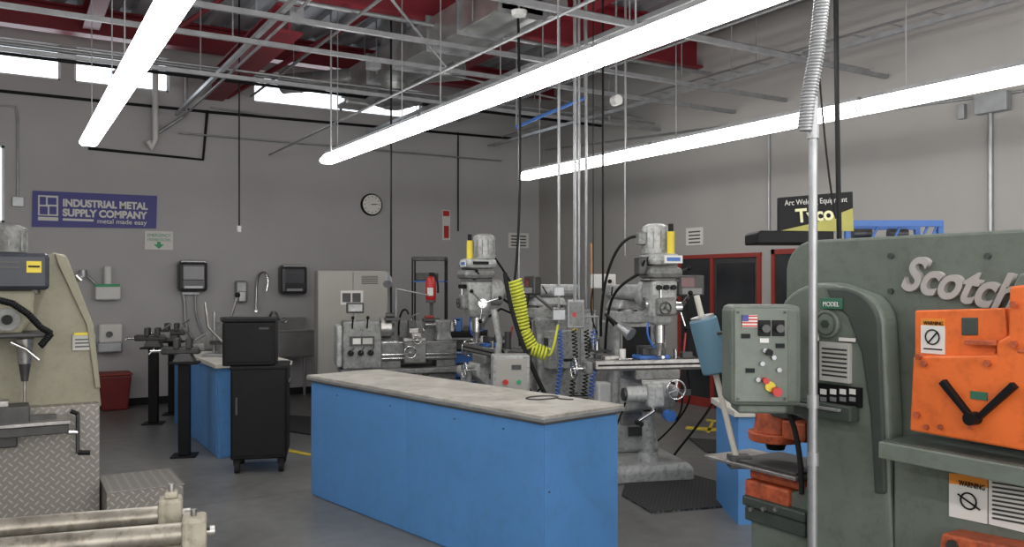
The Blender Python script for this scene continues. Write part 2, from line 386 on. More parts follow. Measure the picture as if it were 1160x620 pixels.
for x,y in((2.05,6.85),(4.65,6.9),(4.72,8.9),(6.75,5.5),(3.2,8.0)): cd.bx('junction_box',x-.06,x+.06,y-.06,y+.06,3.78,3.88,galv,0.005)
bs=Fr('busway_bracket'); a=cw(585,9.6,3.40); b=cw(662,9.0,3.60); bs.tb('bar',[a,b],0.02,blueS); bs.tb('hanger',[b,(b.x,b.y,5.0)],0.008,galv); bs.tb('hanger_b',[a,(a.x,a.y,5.0)],0.008,galv)
bw=Fr('conduit_run_along_back',(0,YB-0.02,0))
bw.tp('black_pipe',[(-20,101),(237,127),(590,158)],0,0.02,black)
bw.tp('black_pipe_b',[(100,168),(230,181),(235,125)],0,0.02,black)
bw.tp('pipe_low',[(238,122),(330,135),(478,148)],0,0.014,galv)
bw.tp('left_conduit',[(-10,119),(18,121),(20,132),(20,225)],0,0.012,galv)
bw.bp('switch_box',14,223,27,234,-0.03,0.05,galv)
bw.tp('black_riser',[(519,150),(519,262)],-0.01,0.012,black)
rw=Fr('conduit_run_along_right',(XR-0.02,0,0),-math.pi/2)
rw.tp('run_upper',[(618,170),(1000,120)],0,0.014,galv)
rw.tp('box_drop',[(1122,120),(1122,275)],0,0.022,galv)
rw.bp('panel_box',1103,105,1140,127,-0.08,0.09,galv)
rw.bp('small_box',1085,118,1092,135,-0.03,0.05,galv)
rw.tp('run_top',[(1000,125),(1160,103)],0,0.014,galv)
rw.tp('riser',[(871,150),(871,262)],0,0.012,galv)
dp=Fr('white_drain_pipe',(0,YB-0.12,0)); dp.tp('pipe',[(176,62),(176,158),(172,168),(168,160)],0,0.04,white); dp.tp('pipe_gray',[(211,75),(211,130),(180,150)],0,0.022,galv)

def drop(name,px,z,ytop,ybot,r,m,top=3.75):
    fr=Fr(name); p=cw(px,z); hb=H+(HY-ybot)*z/F
    fr.tb('line',[(p.x,p.y,5.0),(p.x,p.y,hb)],r,m); return fr,p,hb
fr,p,hb=drop('hanging_power_cord',271,9.5,0,258,0.009,black); fr.cy('plug',(p.x,p.y,hb-0.05),(p.x,p.y,hb+0.02),0.025,white)
drop('hanging_air_line',443,8.9,0,360,0.011,black)
for i,(px,z,yb,m,r) in enumerate([(633,7.6,446,galv,0.013),(656,7.45,446,galv,0.012),(664,7.45,350,galv,0.013),(683,7.5,330,black,0.01),(588,8.0,330,galv,0.009),(375,8.8,178,galv,0.01),(708,7.6,290,galv,0.006)]):
    drop('electrical_drop_conduit',px,z,0,yb,r,m)
rc=Fr('ceiling_cord_reel')
p=cw(698,8.2); rc.cy('drum',(p.x,p.y-.04,3.40),(p.x,p.y+.04,3.40),0.05,white); rc.tb('bracket',[(p.x,p.y,3.44),(p.x,p.y,5.0)],0.01,galv)
for px,z in((588,7.2),(840,6.2)):
    sd=Fr('smoke_detector'); p=cw(px,z); h=3.95; sd.lathe('body',[(0.02,h-0.05),(0.06,h-0.04),(0.07,h)],(p.x,p.y,0),white); sd.tb('stem',[(p.x,p.y,h),(p.x,p.y,5.0)],0.010,galv)

# ---------------------------------------------------------------- back wall fittings
b=Fr('banner_sign',(0,YB,0))
b.pp('panel',[(37,216),(178,222),(177,259),(36,257)],-0.02,0.015,purple,0)
b.pp('logo_tile',[(43,221),(66,222),(66,245),(43,244)],-0.028,0.008,paper,0.002)
for a in [(45,223,52,232),(54,224,64,232),(45,234,54,243),(56,234,64,243)]: b.bp('logo_part',*a,-0.033,0.004,purple,0)
b.bp('logo_base',43,246,66,250,-0.028,0.008,paper,0.0)
tfit(b,'line_1','INDUSTRIAL METAL',71,224.5,167,233.5,-0.025,paper,bold=0.006)
tfit(b,'line_2','SUPPLY COMPANY',71,235.5,167,244.5,-0.025,paper,bold=0.006)
tfit(b,'line_3','metal made easy',110,247,166,253,-0.025,paper,bold=0.001)
b.bp('rule',71,248,106,250.5,-0.025,0.004,paper,0)
s=Fr('eyewash_safety_sign',(0,YB,0)); s.bp('panel',164,262,196,283,-0.015,0.012,paper,0)
tfit(s,'text_1','EMERGENCY',167,264,193,268,-0.018,tgreen); tfit(s,'text_2','EYEWASH STATION',167,269.5,193,273,-0.018,tgreen)
s.pp('arrow',[(178,274),(182,274),(182,277),(186,277),(180,282),(174,277),(178,277)],-0.018,0.003,tgreen,0)
c=Fr('wall_clock',(0,YB,0)); q=c.pt(421,232,-0.03)
RX=Matrix.Rotation(math.pi/2,4,'X')
c.lathe('rim',[(0.168,-0.03),(0.17,0.0),(0.165,0.02),(0.148,0.02)],(q.x,-0.03,q.z),black,36,RX)
c.cy('dial',(q.x,-0.03,q.z),(q.x,-0.052,q.z),0.148,mat('dial_white',(.75,.74,.7),.6,0,0))
for i in range(12):
    a=i*math.pi/6; c.bx('tick',q.x+.12*math.sin(a)-.005,q.x+.12*math.sin(a)+.005,-.056,-.052,q.z+.12*math.cos(a)-.008,q.z+.12*math.cos(a)+.008,black,0)
c.tb('hour_hand',[(q.x,-.06,q.z),(q.x+.06,-.06,q.z+.005)],0.005,black); c.tb('minute_hand',[(q.x-.02,-.06,q.z),(q.x+.09,-.06,q.z+.012)],0.004,black)
smoke=mat('smoke_plastic',(0.035,0.035,0.04),0.25,0,0.1)
def towel(a,b_,c_,d_):
    t=Fr('paper_towel_dispenser',(0,YB,0))
    t.bp('back_shell',a,b_,c_,d_,-0.22,0.22,smoke,0.05)
    t.bp('window',a+4,b_+5,c_-4,(b_+d_)/2+4,-0.235,0.02,mat('smoke_window',(0.09,0.09,0.10),0.15,0,0.1),0.01)
    t.bp('slot',a+6,d_-7,c_-6,d_-4,-0.23,0.02,galv,0.002); t.bp('lid_top',a+2,b_-1,c_-2,b_+3,-0.2,0.15,galv,0.01)
towel(203,296,236,331); towel(319,301,349,334)
e=Fr('eyewash_station',(0,YB,0))
e.bp('bottle_neck',118,301,127,325,-0.13,0.09,white,0.03); e.bp('holder',108,324,137,340,-0.16,0.15,white,0.02); e.bp('green_band',108,322,136,325,-0.165,0.02,tgreen,0.002)
e.tp('tube_left',[(112,325),(100,314),(94,308)],-0.1,0.018,galv,True); e.cy('knob',e.pt(94,306,-.14),e.pt(94,314,-.14),0.05,galv)
e=Fr('soap_dispenser',(0,YB,0)); e.bp('body',112,367,139,389,-0.12,0.11,paper,0.03); e.bp('tray',110,388,139,400,-0.16,0.15,galv,0.02); e.cy('button',e.pt(124,379,-.12),e.pt(124,379,-.16),0.04,dsteel)
e=Fr('wall_notice',(0,YB,0)); e.bp('sheet',576,264,599,281,-0.012,0.01,paper,0); 
for i in range(4): e.bp('text_line',579,267+i*3.5,596,268.5+i*3.5,-0.014,0.003,dsteel,0)
e=Fr('fire_extinguisher_sign',(0,YB,0)); e.bp('panel',501,238,510,272,-0.02,0.018,paper,0); e.bp('red_band',503,256,508.5,270,-0.024,0.003,red,0); e.bp('red_top',502,239,509,245,-0.024,0.003,red,0)
w=Fr('gooseneck_faucet',(0,YB,0)); w.tp('riser',[(290,352,-.1),(290,318,-.1),(294,308,-.15),(302,308,-.22),(305,318,-.25),(302,330,-.25)],0,0.018,chrome,True)
w.tp('wall_arm',[(290,352,-.1),(290,352,0)],0,0.02,chrome)
w.bp('body',268,318,281,343,-0.15,0.15,galv,0.03); w.bp('pump',271,330,279,342,-.2,.06,stain,.01)
w=Fr('wall_hose_rack',(0,YB,0)); w.tp('hose_1',[(207,330),(210,345),(208,362),(213,378),(220,385)],-0.06,0.02,galv,True); w.tp('hose_2',[(222,330),(219,350),(224,370),(232,380)],-0.06,0.015,galv,True); w.bp('hook',206,328,226,334,-0.08,0.08,galv)
p=cw(332,11.0)
sk=Fr('utility_sink',(p.x,YB-0.32,0),0)
sk.bx('basin_front',-.48,.48,-.26,-.24,.6,.95,stain); sk.bx('basin_back',-.48,.48,.2,.22,.6,1.12,stain); sk.bx('basin_left',-.48,-.46,-.24,.2,.6,.95,stain); sk.bx('basin_right',.46,.48,-.24,.2,.6,.95,stain); sk.bx('basin_floor',-.46,.46,-.24,.2,.58,.6,stain)
sk.bx('rim',-.5,.5,-.28,-.24,.94,.965,stain)
for x in(-.45,.45):
    for y in(-.22,.18): sk.cy('leg',(x,y,0),(x,y,.6),.02,stain)
sk.cy('drain',(0,0,.58),(0,0,.2),.03,chrome); sk.tb('trap',[(0,0,.3),(0,.1,.22),(0,.2,.35),(0,.3,.35)],.025,chrome)
sk.tb('spout',[(-.05,.2,1.05),(-.05,.1,1.3),(-.02,-.05,1.22),(.0,-.12,1.1)],.018,chrome,False,True); sk.wheel('tap_l',(-.2,.16,1.08),(0,-1,0),.035,chrome,False); sk.wheel('tap_r',(.15,.16,1.08),(0,-1,0),.035,chrome,False)
p=cw(128,gz(460)-.2)
t=Fr('waste_bin',(p.x,p.y-0.1,0)); t.loft('body',[(-.15,.15,-.14,.14,0),(-.19,.19,-.18,.18,.44)],mat('bin_red',(0.16,0.013,0.013),.5),.02); t.bx('rim',-.2,.2,-.19,.19,.44,.47,redF,.01)

# ---------------------------------------------------------------- tall cabinet
p=cw(397,10.4)
k=Fr('tall_storage_cabinet',(p.x,p.y,0),-TH+math.radians(18))
k.bx('carcass',-.42,.42,-.24,.24,.05,1.76,cab,.008); k.bx('plinth',-.40,.40,-.22,.22,0,.06,dsteel)
k.bx('door_left',-.415,-.003,-.26,-.24,.08,1.74,cab,.006); k.bx('door_right',.003,.415,-.26,-.24,.08,1.74,cab,.006)
k.bx('handle',-.05,-.03,-.29,-.26,.85,1.05,chrome,.005); k.bx('notice',-.15,.12,-.264,-.26,1.35,1.52,paper,0)
for i in range(6): k.bx('vent',.1,.3,-.264,-.26,1.60+i*.018,1.606+i*.018,black,0)
for i in range(2): k.bx('photo',-.13+i*.12,-.03+i*.12,-.267,-.264,1.38,1.49,dsteel,0)

# ---------------------------------------------------------------- tool chest behind lathe
p=cw(524,10.2)
k=Fr('blue_tool_chest',(p.x,p.y,0),-TH)
k.bx('carcass',-.28,.30,-.22,.22,.1,1.0,black,.01)
for i in range(5): 
    k.bx('drawer',-.26,.28,-.24,-.22,.16+i*.165,.305+i*.165,blueS if i!=4 else dsteel,.004); k.bx('drawer_pull',-.24,.26,-.255,-.24,.28+i*.165,.295+i*.165,galv,.002)
for x in(-.22,.24):
    for y in(-.16,.18): k.cy('caster',(x-.02,y,.05),(x+.02,y,.05),.05,rubber)
k.bx('top_tray',-.28,.3,-.22,.22,1.0,1.03,rubber)
for i in range(6): k.bx('part_bin',-.26+i*.09,-.19+i*.09,-.1,.1,1.03,1.09+.05*(i%3),[dsteel,paper,blueS][i%3],.005)
sh=Fr('metal_wall_shelf',cw(487,10.9,0),-TH)
sh.bx('shelf_top',-.22,.22,-.15,.15,1.90,1.95,dsteel); sh.bx('shelf_mid',-.22,.22,-.15,.15,1.62,1.64,blueS)
for x in(-.22,.2):
    sh.bx('post',x,x+.02,.13,.15,0,1.93,black,0); sh.bx('post_f',x,x+.02,-.15,-.13,0,1.93,black,0)
sh.bx('crate',-.18,.1,-.1,.12,1.64,1.74,dsteel,.01)
fx=Fr('fire_extinguisher',cw(488,9.45,0),-TH); fx.lathe('bottle',[(.052,1.42),(.06,1.44),(.06,1.62),(.042,1.67),(.02,1.69)],(0,0,0),red); fx.bx('valve',-.02,.04,-.02,.02,1.69,1.73,black); fx.tb('hose',[(.03,0,1.71),(.09,0,1.66),(.08,0,1.5)],.012,rubber,False,True); fx.bx('label',-.033,.033,-.062,-.055,1.47,1.56,paper,.0); fx.bx('stand_post',-.02,.02,.06,.09,0,1.65,dsteel); fx.bx('stand_foot',-.12,.12,-.1,.12,0,.02,dsteel); fx.bx('cradle',-.05,.05,-.06,.08,1.39,1.42,dsteel)

# ---------------------------------------------------------------- lathe
p=cw(452,8.85)
L=Fr('metal_lathe',(p.x,p.y,0),-TH+math.radians(16))
L.bx('cabinet_left',-.60,-.18,-.18,.26,0,.68,millG,.02); L.bx('cabinet_right',.28,.58,-.16,.24,0,.68,millG,.02)
L.bx('chip_pan',-.62,.64,-.26,.26,.68,.73,millG,.01)
L.pr('bed',[(-.22,.80),(.60,.80),(.60,.98),(-.22,.98)],-.10,.12,millG,.01); L.bx('bed_foot_l',-.22,.0,-.12,.14,.73,.80,millG); L.bx('bed_foot_r',.38,.58,-.12,.14,.73,.80,millG)
L.bx('way_front',-.2,.6,-.10,-.07,.98,1.0,chrome,.004); L.bx('way_rear',-.2,.6,.09,.12,.98,1.0,chrome,.004)
L.loft('headstock',[(-.60,-.20,-.20,.24,.73),(-.60,-.20,-.18,.22,1.02),(-.59,-.21,-.12,.20,1.22)],millG,.02)
L.bx('gear_cover',-.66,-.60,-.16,.2,.75,1.18,millP,.02); L.bx('speed_plate',-.53,-.28,-.20,-.185,.97,1.07,dsteel,.002); L.bx('speed_chart',-.50,-.42,-.203,-.2,.99,1.05,paper,0); L.bx('feed_chart',-.40,-.30,-.203,-.2,.99,1.05,plate_silver,0)
for x in(-.52,-.42,-.32): L.cy('selector',(x,-.18,.90),(x,-.23,.90),.03,black); L.tb('lever',[(x,-.22,.90),(x+.03,-.26,.97)],.007,chrome)
for x in(-.5,-.35): L.tb('top_lever',[(x,-.15,1.15),(x,-.22,1.25)],.008,black); L.ball('knob',(x,-.22,1.26),.018,black)
L.cy('chuck',(-.20,0,1.14),(-.09,0,1.14),.11,steel); 
for i in range(3):
    a=i*2.094+.5; L.bx('jaw',-.09,-.05,math.cos(a)*.06-.018,math.cos(a)*.06+.018,1.14+math.sin(a)*.06-.018,1.14+math.sin(a)*.06+.018,dsteel)
L.bx('saddle',.02,.26,-.17,.15,1.0,1.04,steel,.008); L.bx('apron',.03,.25,-.22,-.12,.78,1.0,millG,.012)
L.wheel('apron_wheel',(.08,-.25,.9),(0,-1,0),.06,chrome); L.wheel('cross_wheel',(.15,-.27,1.03),(0,-1,0),.045,chrome); L.bx('cross_slide',.1,.2,-.22,.1,1.04,1.09,steel); L.bx('compound',.09,.19,-.12,.03,1.09,1.14,steel); L.bx('tool_post',.09,.17,-.07,.01,1.14,1.22,dsteel,.006); L.tb('post_lever',[(.13,-.03,1.22),(.13,-.03,1.26),(.2,-.09,1.30)],.008,chrome)
L.wheel('compound_wheel',(.24,-.1,1.11),(1,0,0),.03,chrome)
L.loft('tailstock',[(.38,.56,-.11,.12,1.0),(.40,.54,-.06,.07,1.08),(.38,.56,-.06,.06,1.22)],millG,.02); L.cy('quill',(.28,0,1.17),(.40,0,1.17),.025,chrome); L.wheel('tail_wheel',(.60,0,1.17),(1,0,0),.06,chrome)
L.cy('lead_screw',(-.2,-.14,.87),(.58,-.14,.87),.012,chrome); L.cy('feed_rod',(-.2,-.14,.83),(.58,-.14,.83),.01,chrome)
L.bx('splash_guard',-.2,.6,.2,.21,.73,1.20,millG,.003)
L.tb('lamp_arm',[(-.1,.2,1.1),(-.08,.18,1.55),(-.1,.1,1.68)],.012,galv); L.cy('lamp_head',(-.12,.0,1.60),(-.09,.14,1.70),.05,galv,.035); L.bx('dro_screen',-.55,-.37,-.05,0,1.30,1.41,dsteel,.01); L.tb('dro_post',[(-.46,0,1.2),(-.46,0,1.34)],.012,galv); L.bx('dro_face',-.53,-.39,-.055,-.05,1.32,1.39,millP,.0)
L.tb('dro_bar',[(.0,.2,1.2),(.0,.2,1.55),(.35,.2,1.48)],.01,galv); L.tb('coolant_hose',[(.02,.15,1.05),(.0,.1,1.35),(.08,0,1.38),(.1,0,1.28)],.01,black,False,True)
L.cy('chuck_guard',(-.14,.0,1.27),(-.05,.0,1.27),.03,dsteel); L.bx('guard_shield',-.16,.0,-.13,.02,1.22,1.25,dsteel,.005)
L.bx('tool_tray',.28,.46,.1,.2,1.2,1.23,dsteel,.003); L.bx('rag',.3,.4,.11,.18,1.23,1.26,mat('rag_red',(.25,.04,.03),.9),.01)

# ---------------------------------------------------------------- milling machines
def mill(loc,rot,dro=1,vise=1):
    f=Fr('milling_machine',loc,rot)
    f.loft('base',[(-.34,.34,-.50,.42,0),(-.34,.34,-.50,.42,.10),(-.30,.30,-.46,.40,.15)],millP,.02)
    f.loft('column',[(-.24,.24,-.02,.38,.15),(-.19,.19,.0,.35,.42),(-.165,.165,.0,.33,1.12),(-.20,.20,-.03,.36,1.28)],millP,.03)
    f.bx('column_ways',-.13,.13,-.05,.0,.4,1.25,steel,.006)
    f.cy('turret',(0,.14,1.27),(0,.14,1.37),.20,millP,.21,36,.01); f.cy('turret_ring',(0,.14,1.37),(0,.14,1.40),.17,steel)
    for i in range(8): a=i*math.pi/4; f.cy('turret_bolt',(.19*math.cos(a),.14+.19*math.sin(a),1.365),(.19*math.cos(a),.14+.19*math.sin(a),1.385),.012,dsteel,k=6)
    f.loft('ram_carrier',[(-.16,.16,-.05,.33,1.39),(-.12,.12,-.03,.31,1.47)],millP,.02)
    f.loft('ram',[(-.08,.08,-.36,.50,1.47),(-.12,.12,-.36,.50,1.51),(-.10,.10,-.36,.48,1.60)],millP,.02)
    f.cy('ram_knuckle',(0,-.34,1.52),(0,-.46,1.52),.13,millP,.125,32,.01)
    for i in range(4): a=i*math.pi/2+.78; f.cy('knuckle_bolt',(.09*math.cos(a),-.45,1.52+.09*math.sin(a)),(.09*math.cos(a),-.475,1.52+.09*math.sin(a)),.014,chrome,k=6)
    for sx in(-1,1): f.cy('ram_lock',(.12*sx,.1,1.50),(.18*sx,.1,1.50),.012,chrome); f.tb('ram_lock_lever',[(.17*sx,.1,1.5),(.18*sx,.04,1.58)],.008,dsteel)
    f.loft('head',[(-.075,.075,-.66,-.47,1.28),(-.10,.10,-.69,-.46,1.36),(-.11,.11,-.71,-.45,1.64)],millP,.03)
    f.bx('head_seam',-.113,.113,-.70,-.46,1.625,1.64,dsteel,.0)
    f.bx('gear_housing',-.14,.14,-.75,-.43,1.65,1.74,millG,.04); f.bx('belt_housing',-.125,.125,-.73,-.40,1.75,1.85,millP,.05); f.bx('belt_slot',-.126,.126,-.66,-.5,1.79,1.82,black,.0)
    f.lathe('motor',[(.105,1.85),(.108,1.87),(.108,2.05),(.10,2.07),(.06,2.09)],(0,-.50,0),millP)
    for i in range(12): a=i*math.pi/6; f.bx('motor_fin',math.cos(a)*.109-.003,math.cos(a)*.109+.003,-.5+math.sin(a)*.109-.003,-.5+math.sin(a)*.109+.003,1.89,2.03,millG,0)
    f.bx('motor_box',-.16,-.09,-.55,-.46,1.92,2.02,millG,.01)
    f.bx('name_plate',-.02,.13,-.737,-.73,1.77,1.83,paper,.0); f.bx('name_plate_text',.0,.11,-.74,-.736,1.785,1.815,blueS,0)
    f.cy('power_drawbar',(.06,-.67,1.84),(.06,-.67,2.02),.030,yellow); f.cy('drawbar_cap',(.06,-.67,2.02),(.06,-.67,2.08),.02,black)
    f.bx('drum_switch',-.20,-.13,-.66,-.54,1.68,1.82,dsteel,.01); f.tb('switch_handle',[(-.17,-.66,1.75),(-.17,-.70,1.79)],.008,black)
    f.cy('quill',(0,-.58,1.30),(0,-.58,1.14),.045,chrome); f.cy('spindle_nose',(0,-.58,1.14),(0,-.58,1.08),.035,steel,.028); f.cy('tool_holder',(0,-.58,1.08),(0,-.58,1.03),.018,steel); f.cy('quill_stop',(-.04,-.715,1.38),(-.04,-.715,1.6),.009,chrome,k=8)
    f.cy('feed_hub',(.11,-.58,1.42),(.18,-.58,1.42),.045,chrome)
    for i in range(3):
        a=i*2.09+.3; e=Vector((.21,-.58+.17*math.cos(a),1.42+.17*math.sin(a))); f.cy('feed_spoke',(.17,-.58,1.42),e,.007,chrome,k=8); f.ball('feed_knob',e,.02,black)
    f.wheel('fine_feed',(-.02,-.76,1.42),(0,-1,0),.045,dsteel,False); f.bx('feed_box',-.08,.08,-.75,-.68,1.36,1.50,millG,.02); f.cy('tilt_gauge',(-.13,-.58,1.45),(-.10,-.58,1.45),.05,chrome)
    for i in range(3): f.cy('dial',(-.06+.06*i,-.70,1.58),(-.06+.06*i,-.74,1.58),.02,black)
    f.tb('speed_lever',[(.13,-.6,1.70),(.22,-.66,1.73)],.009,dsteel); f.ball('speed_knob',(.22,-.66,1.73),.017,black)
    f.px_('knee',[(-.05,.84),(-.62,.84),(-.62,.72),(-.50,.60),(-.05,.50)],-.15,.15,millP,.02)
    f.bx('knee_ways',-.155,.155,-.6,-.1,.81,.845,steel,.003)
    f.bx('saddle',-.19,.19,-.56,-.24,.84,.92,millG,.012)
    f.bx('table',-.52,.52,-.55,-.29,.93,1.0,steel,.006); f.bx('table_base',-.5,.5,-.53,-.31,.915,.935,dsteel,.0)
    for y in(-.50,-.42,-.34): f.bx('t_slot',-.52,.52,y-.008,y+.008,.999,1.002,black,0)
    f.bx('t_slot_front',-.5,.5,-.553,-.548,.955,.97,black,0)
    for sx in(-1,1):
        f.bx('end_bracket',.52*sx,.58*sx,-.50,-.34,.89,.99,millG,.015); f.cy('screw_end',(.58*sx,-.42,.93),(.66*sx,-.42,.93),.022,chrome)
    f.wheel('table_wheel',(-.66,-.42,.93),(-1,0,0),.085,chrome)
    f.bx('power_feed',.58,.72,-.50,-.34,.85,1.0,dsteel,.03); f.cy('feed_motor',(.65,-.42,.85),(.65,-.42,.66),.05,dsteel); f.tb('feed_lever',[(.65,-.51,.93),(.65,-.58,1.02)],.008,black)
    f.cy('cross_shaft',(.08,-.60,.78),(.08,-.72,.78),.02,chrome); f.wheel('cross_wheel',(.08,-.73,.78),(0,-1,0),.075,chrome)
    f.cy('knee_shaft',(-.10,-.60,.68),(-.10,-.72,.62),.018,chrome); f.tb('knee_crank',[(-.10,-.72,.62),(-.25,-.74,.54)],.014,chrome); f.cy('knee_grip',(-.25,-.74,.54),(-.25,-.84,.54),.02,black)
    f.cy('knee_motor',(-.14,-.62,.74),(-.30,-.62,.74),.065,millP); f.bx('knee_gearbox',-.14,.0,-.70,-.62,.64,.82,millP,.02); f.cy('knee_motor_cap',(-.30,-.62,.74),(-.32,-.62,.74),.05,dsteel); f.cy('blue_cap',(0.02,-.70,.58),(0.02,-.77,.58),.045,blueS); f.cy('gear_boss',(0.02,-.55,.58),(0.02,-.70,.58),.035,chrome)
    f.bx('chip_shelf',.16,.30,-.5,-.2,.70,.72,dsteel,.003); f.bx('chip_tray_lip',.16,.3,-.51,-.5,.70,.75,dsteel,.0)
    f.cy('elevating_screw',(0,-.34,.13),(0,-.34,.56),.05,millP); f.cy('screw_pedestal',(0,-.34,.13),(0,-.34,.22),.10,millP,.075)
    f.bx('way_cover',-.12,.12,-.09,-.05,.98,1.24,rubber,.004)
    for i in range(3): f.bx('way_cover_low',-.12,.12,-.12-i*.05,-.08-i*.05,.85,.90,rubber,.002)
    if vise: f.bx('vise_base',-.14,.12,-.52,-.33,1.0,1.03,blueS,.008); f.bx('vise_jaw_fixed',-.10,.10,-.36,-.32,1.03,1.10,dsteel,.006); f.bx('vise_jaw_moving',-.10,.10,-.48,-.43,1.03,1.09,dsteel,.006); f.cy('vise_handle',(0,-.52,1.03),(.0,-.66,1.03),.012,chrome)
    f.bx('clamp_block',.25,.34,-.46,-.4,1.0,1.05,dsteel,.004); f.bx('parallel_set',-.42,-.3,-.48,-.38,1.0,1.03,steel,.002); f.cy('spray_can',(.42,-.42,1.0),(.42,-.42,1.16),.03,dsteel); f.cy('oil_cup',(-.25,-.42,1.0),(-.25,-.42,1.08),.025,paper); f.bx('part_tray',-.46,-.34,-.36,-.3,1.0,1.04,dsteel,.003); f.cy('collet_a',(.18,-.48,1.0),(.18,-.48,1.06),.016,chrome); f.cy('collet_b',(.22,-.38,1.0),(.22,-.38,1.07),.014,chrome); f.tb('wrench',[(-.2,-.5,1.006),(-.32,-.52,1.006)],.008,chrome); f.cy('brush',(.3,-.36,1.0),(.33,-.34,1.2),.008,red)
    f.bx('tool_shelf',-.36,-.2,.0,.28,1.02,1.035,dsteel,.002); 
    for i in range(5): f.cy('tool_holder_%d'%i,(-.32+.03*(i%2),.04+.05*i,1.035),(-.32+.03*(i%2),.04+.05*i,1.11+.02*(i%3)),.015,[chrome,dsteel,steel][i%3],.009)
    f.bx('power_cabinet',.18,.32,.05,.32,.78,1.15,millP,.01); f.bx('cabinet_label',.2,.3,.045,.05,1.0,1.08,dsteel,0); f.bx('lube_pump',-.30,-.18,.05,.2,.55,.75,white,.02)
    f.bx('side_door',-.12,.12,.345,.36,.5,.95,millG,.01); f.bx('front_plate',-.07,.07,-.056,-.05,.3,.38,dsteel,0)
    f.tb('cable_1',[(-.15,-.6,1.7),(-.28,-.5,1.62),(-.3,-.2,1.5),(-.22,.1,1.2),(-.2,.2,.9)],.012,rubber,False,True)
    f.tb('cable_2',[(-.12,-.5,1.98),(-.28,-.4,2.05),(-.34,-.1,1.7),(-.25,.15,1.15)],.012,rubber,False,True)
    f.tb('cable_3',[(.6,-.4,.7),(.45,-.35,.4),(.25,-.2,.15),(.4,.1,.05)],.010,rubber,False,True)
    f.tb('cable_4',[(.28,-.3,.9),(.36,-.4,.5),(.2,-.3,.3),(.24,.0,.6)],.008,rubber,False,True)
    f.tb('cable_5',[(-.28,-.6,.7),(-.36,-.5,.4),(-.28,-.2,.25),(-.2,.1,.5)],.008,rubber,False,True)
    f.tb('cable_6',[(.4,-.2,1.5),(.42,-.25,1.2),(.3,-.28,.8),(.5,-.25,.6),(.3,.2,.2)],.008,rubber,False,True)
    f.tb('coolant_line',[(-.1,-.6,1.3),(-.14,-.62,1.2),(-.05,-.6,1.1)],.008,hoseB,False,True)
    f.tb('scale_rail',[(-.48,-.285,.95),(.48,-.285,.95)],.012,dsteel)
    if dro:
        f.tb('dro_arm',[(.17,.2,1.2),(.42,.05,1.35),(.44,-.15,1.50)],.016,galv); f.bx('dro_case',.32,.56,-.22,-.14,1.50,1.68,dsteel,.015); f.bx('dro_display',.34,.46,-.225,-.219,1.58,1.66,mat('display_red',(.12,.02,.02),.2),0); f.bx('dro_keys',.35,.53,-.225,-.219,1.52,1.57,mat('key_grey',(.25,.25,.25)),0)
    f.tb('lamp_arm',[(-.18,0,1.25),(-.32,-.2,1.35),(-.25,-.4,1.25)],.012,black); f.cy('lamp_head',(-.27,-.38,1.27),(-.2,-.48,1.2),.03,galv,.055)
    return f
mill(cw(718,7.25),-TH+math.radians(12))
mill(cw(602,8.35),-TH+math.radians(-68))
k=Fr('power_transformer_cabinet',cw(655,9.2),-TH+.1); k.bx('case',-.18,.18,-.14,.14,.06,1.32,millG,.012); k.bx('door',-.16,.16,-.152,-.14,.1,1.28,millP,.006); k.bx('latch',.11,.13,-.17,-.15,.7,.8,black); k.bx('plinth',-.17,.17,-.12,.12,0,.06,dsteel); k.bx('label',-.1,.0,-.155,-.15,1.1,1.18,yellow,0)
for i in range(5): k.bx('vent',-.08,.08,-.156,-.152,.3+i*.03,.31+i*.03,black,0)

p=cw(578,7.0)
k=Fr('machine_control_pedestal',(p.x,p.y,0),-TH+.1); k.bx('post',-.04,.04,-.02,.06,0,.72,galv); k.bx('foot',-.14,.14,-.12,.12,0,.02,galv); k.bx('enclosure',-.155,.155,-.1,.1,.70,1.02,millP,.015); k.bx('cover_plate',-.13,.13,-.106,-.1,.73,.99,cab,.004); k.cy('stop_button',(-.05,-.1,.80),(-.05,-.13,.80),.022,red); k.cy('start_button',(.06,-.1,.80),(.06,-.12,.80),.018,tgreen); k.bx('label',.0,.08,-.109,-.1,.9,.94,dsteel,0)
k=Fr('articulated_arm',cw(562,7.5),-TH); k.bx('foot',-.1,.1,-.1,.1,0,.03,dsteel); k.cy('post',(0,0,.02),(0,0,.85),.03,galv); k.tb('lever',[(0,0,.85),(.03,-.02,1.1),(-.02,-.03,1.38)],.03,millP); k.ball('joint',(0,0,.87),.05,millP); k.tb('lower_arm',[(0,0,.87),(.12,-.02,.7)],.025,millP)
k=Fr('coiled_air_hose'); z=7.3
path=[cw(583,z,H+(HY-318)*z/F),cw(588,z,H+(HY-340)*z/F),cw(593,z,H+(HY-375)*z/F),cw(603,z,H+(HY-395)*z/F),cw(620,z,H+(HY-402)*z/F)]
k.coil('coil',path,.055,.011,26,hoseY)
pt=[cw(583,z,5.0),cw(590,z,3.3),cw(592,z,2.2),cw(583,z,H+(HY-318)*z/F)]
k.tb('feed_line',pt,.012,black,False,True)
k.tb('black_hose',[cw(572,z-.1,1.70),cw(578,z-.1,1.3),cw(598,z-.1,.95),cw(618,z-.1,.65)],.02,rubber,False,True)
k.tb('tail',[path[-1],cw(626,z,.95),cw(632,z,1.25)],.012,hoseY,False,True)
for px in(634,650,664,672):
    k=Fr('coiled_cord'); z=7.25+(px%5)*.04; top=H+(HY-374)*z/F
    k.coil('coil',[cw(px,z,top),cw(px+2,z,top-.25),cw(px-3,z,.62)],.020,.0055,18,hoseB if px in (634,672) else rubber)
    k.tb('rise',[cw(px,z,top),cw(px,z,5.0)],.0045,galv if px!=672 else black)
z=7.3
k=Fr('pendant_junction_box',cw(652,z),-TH); 
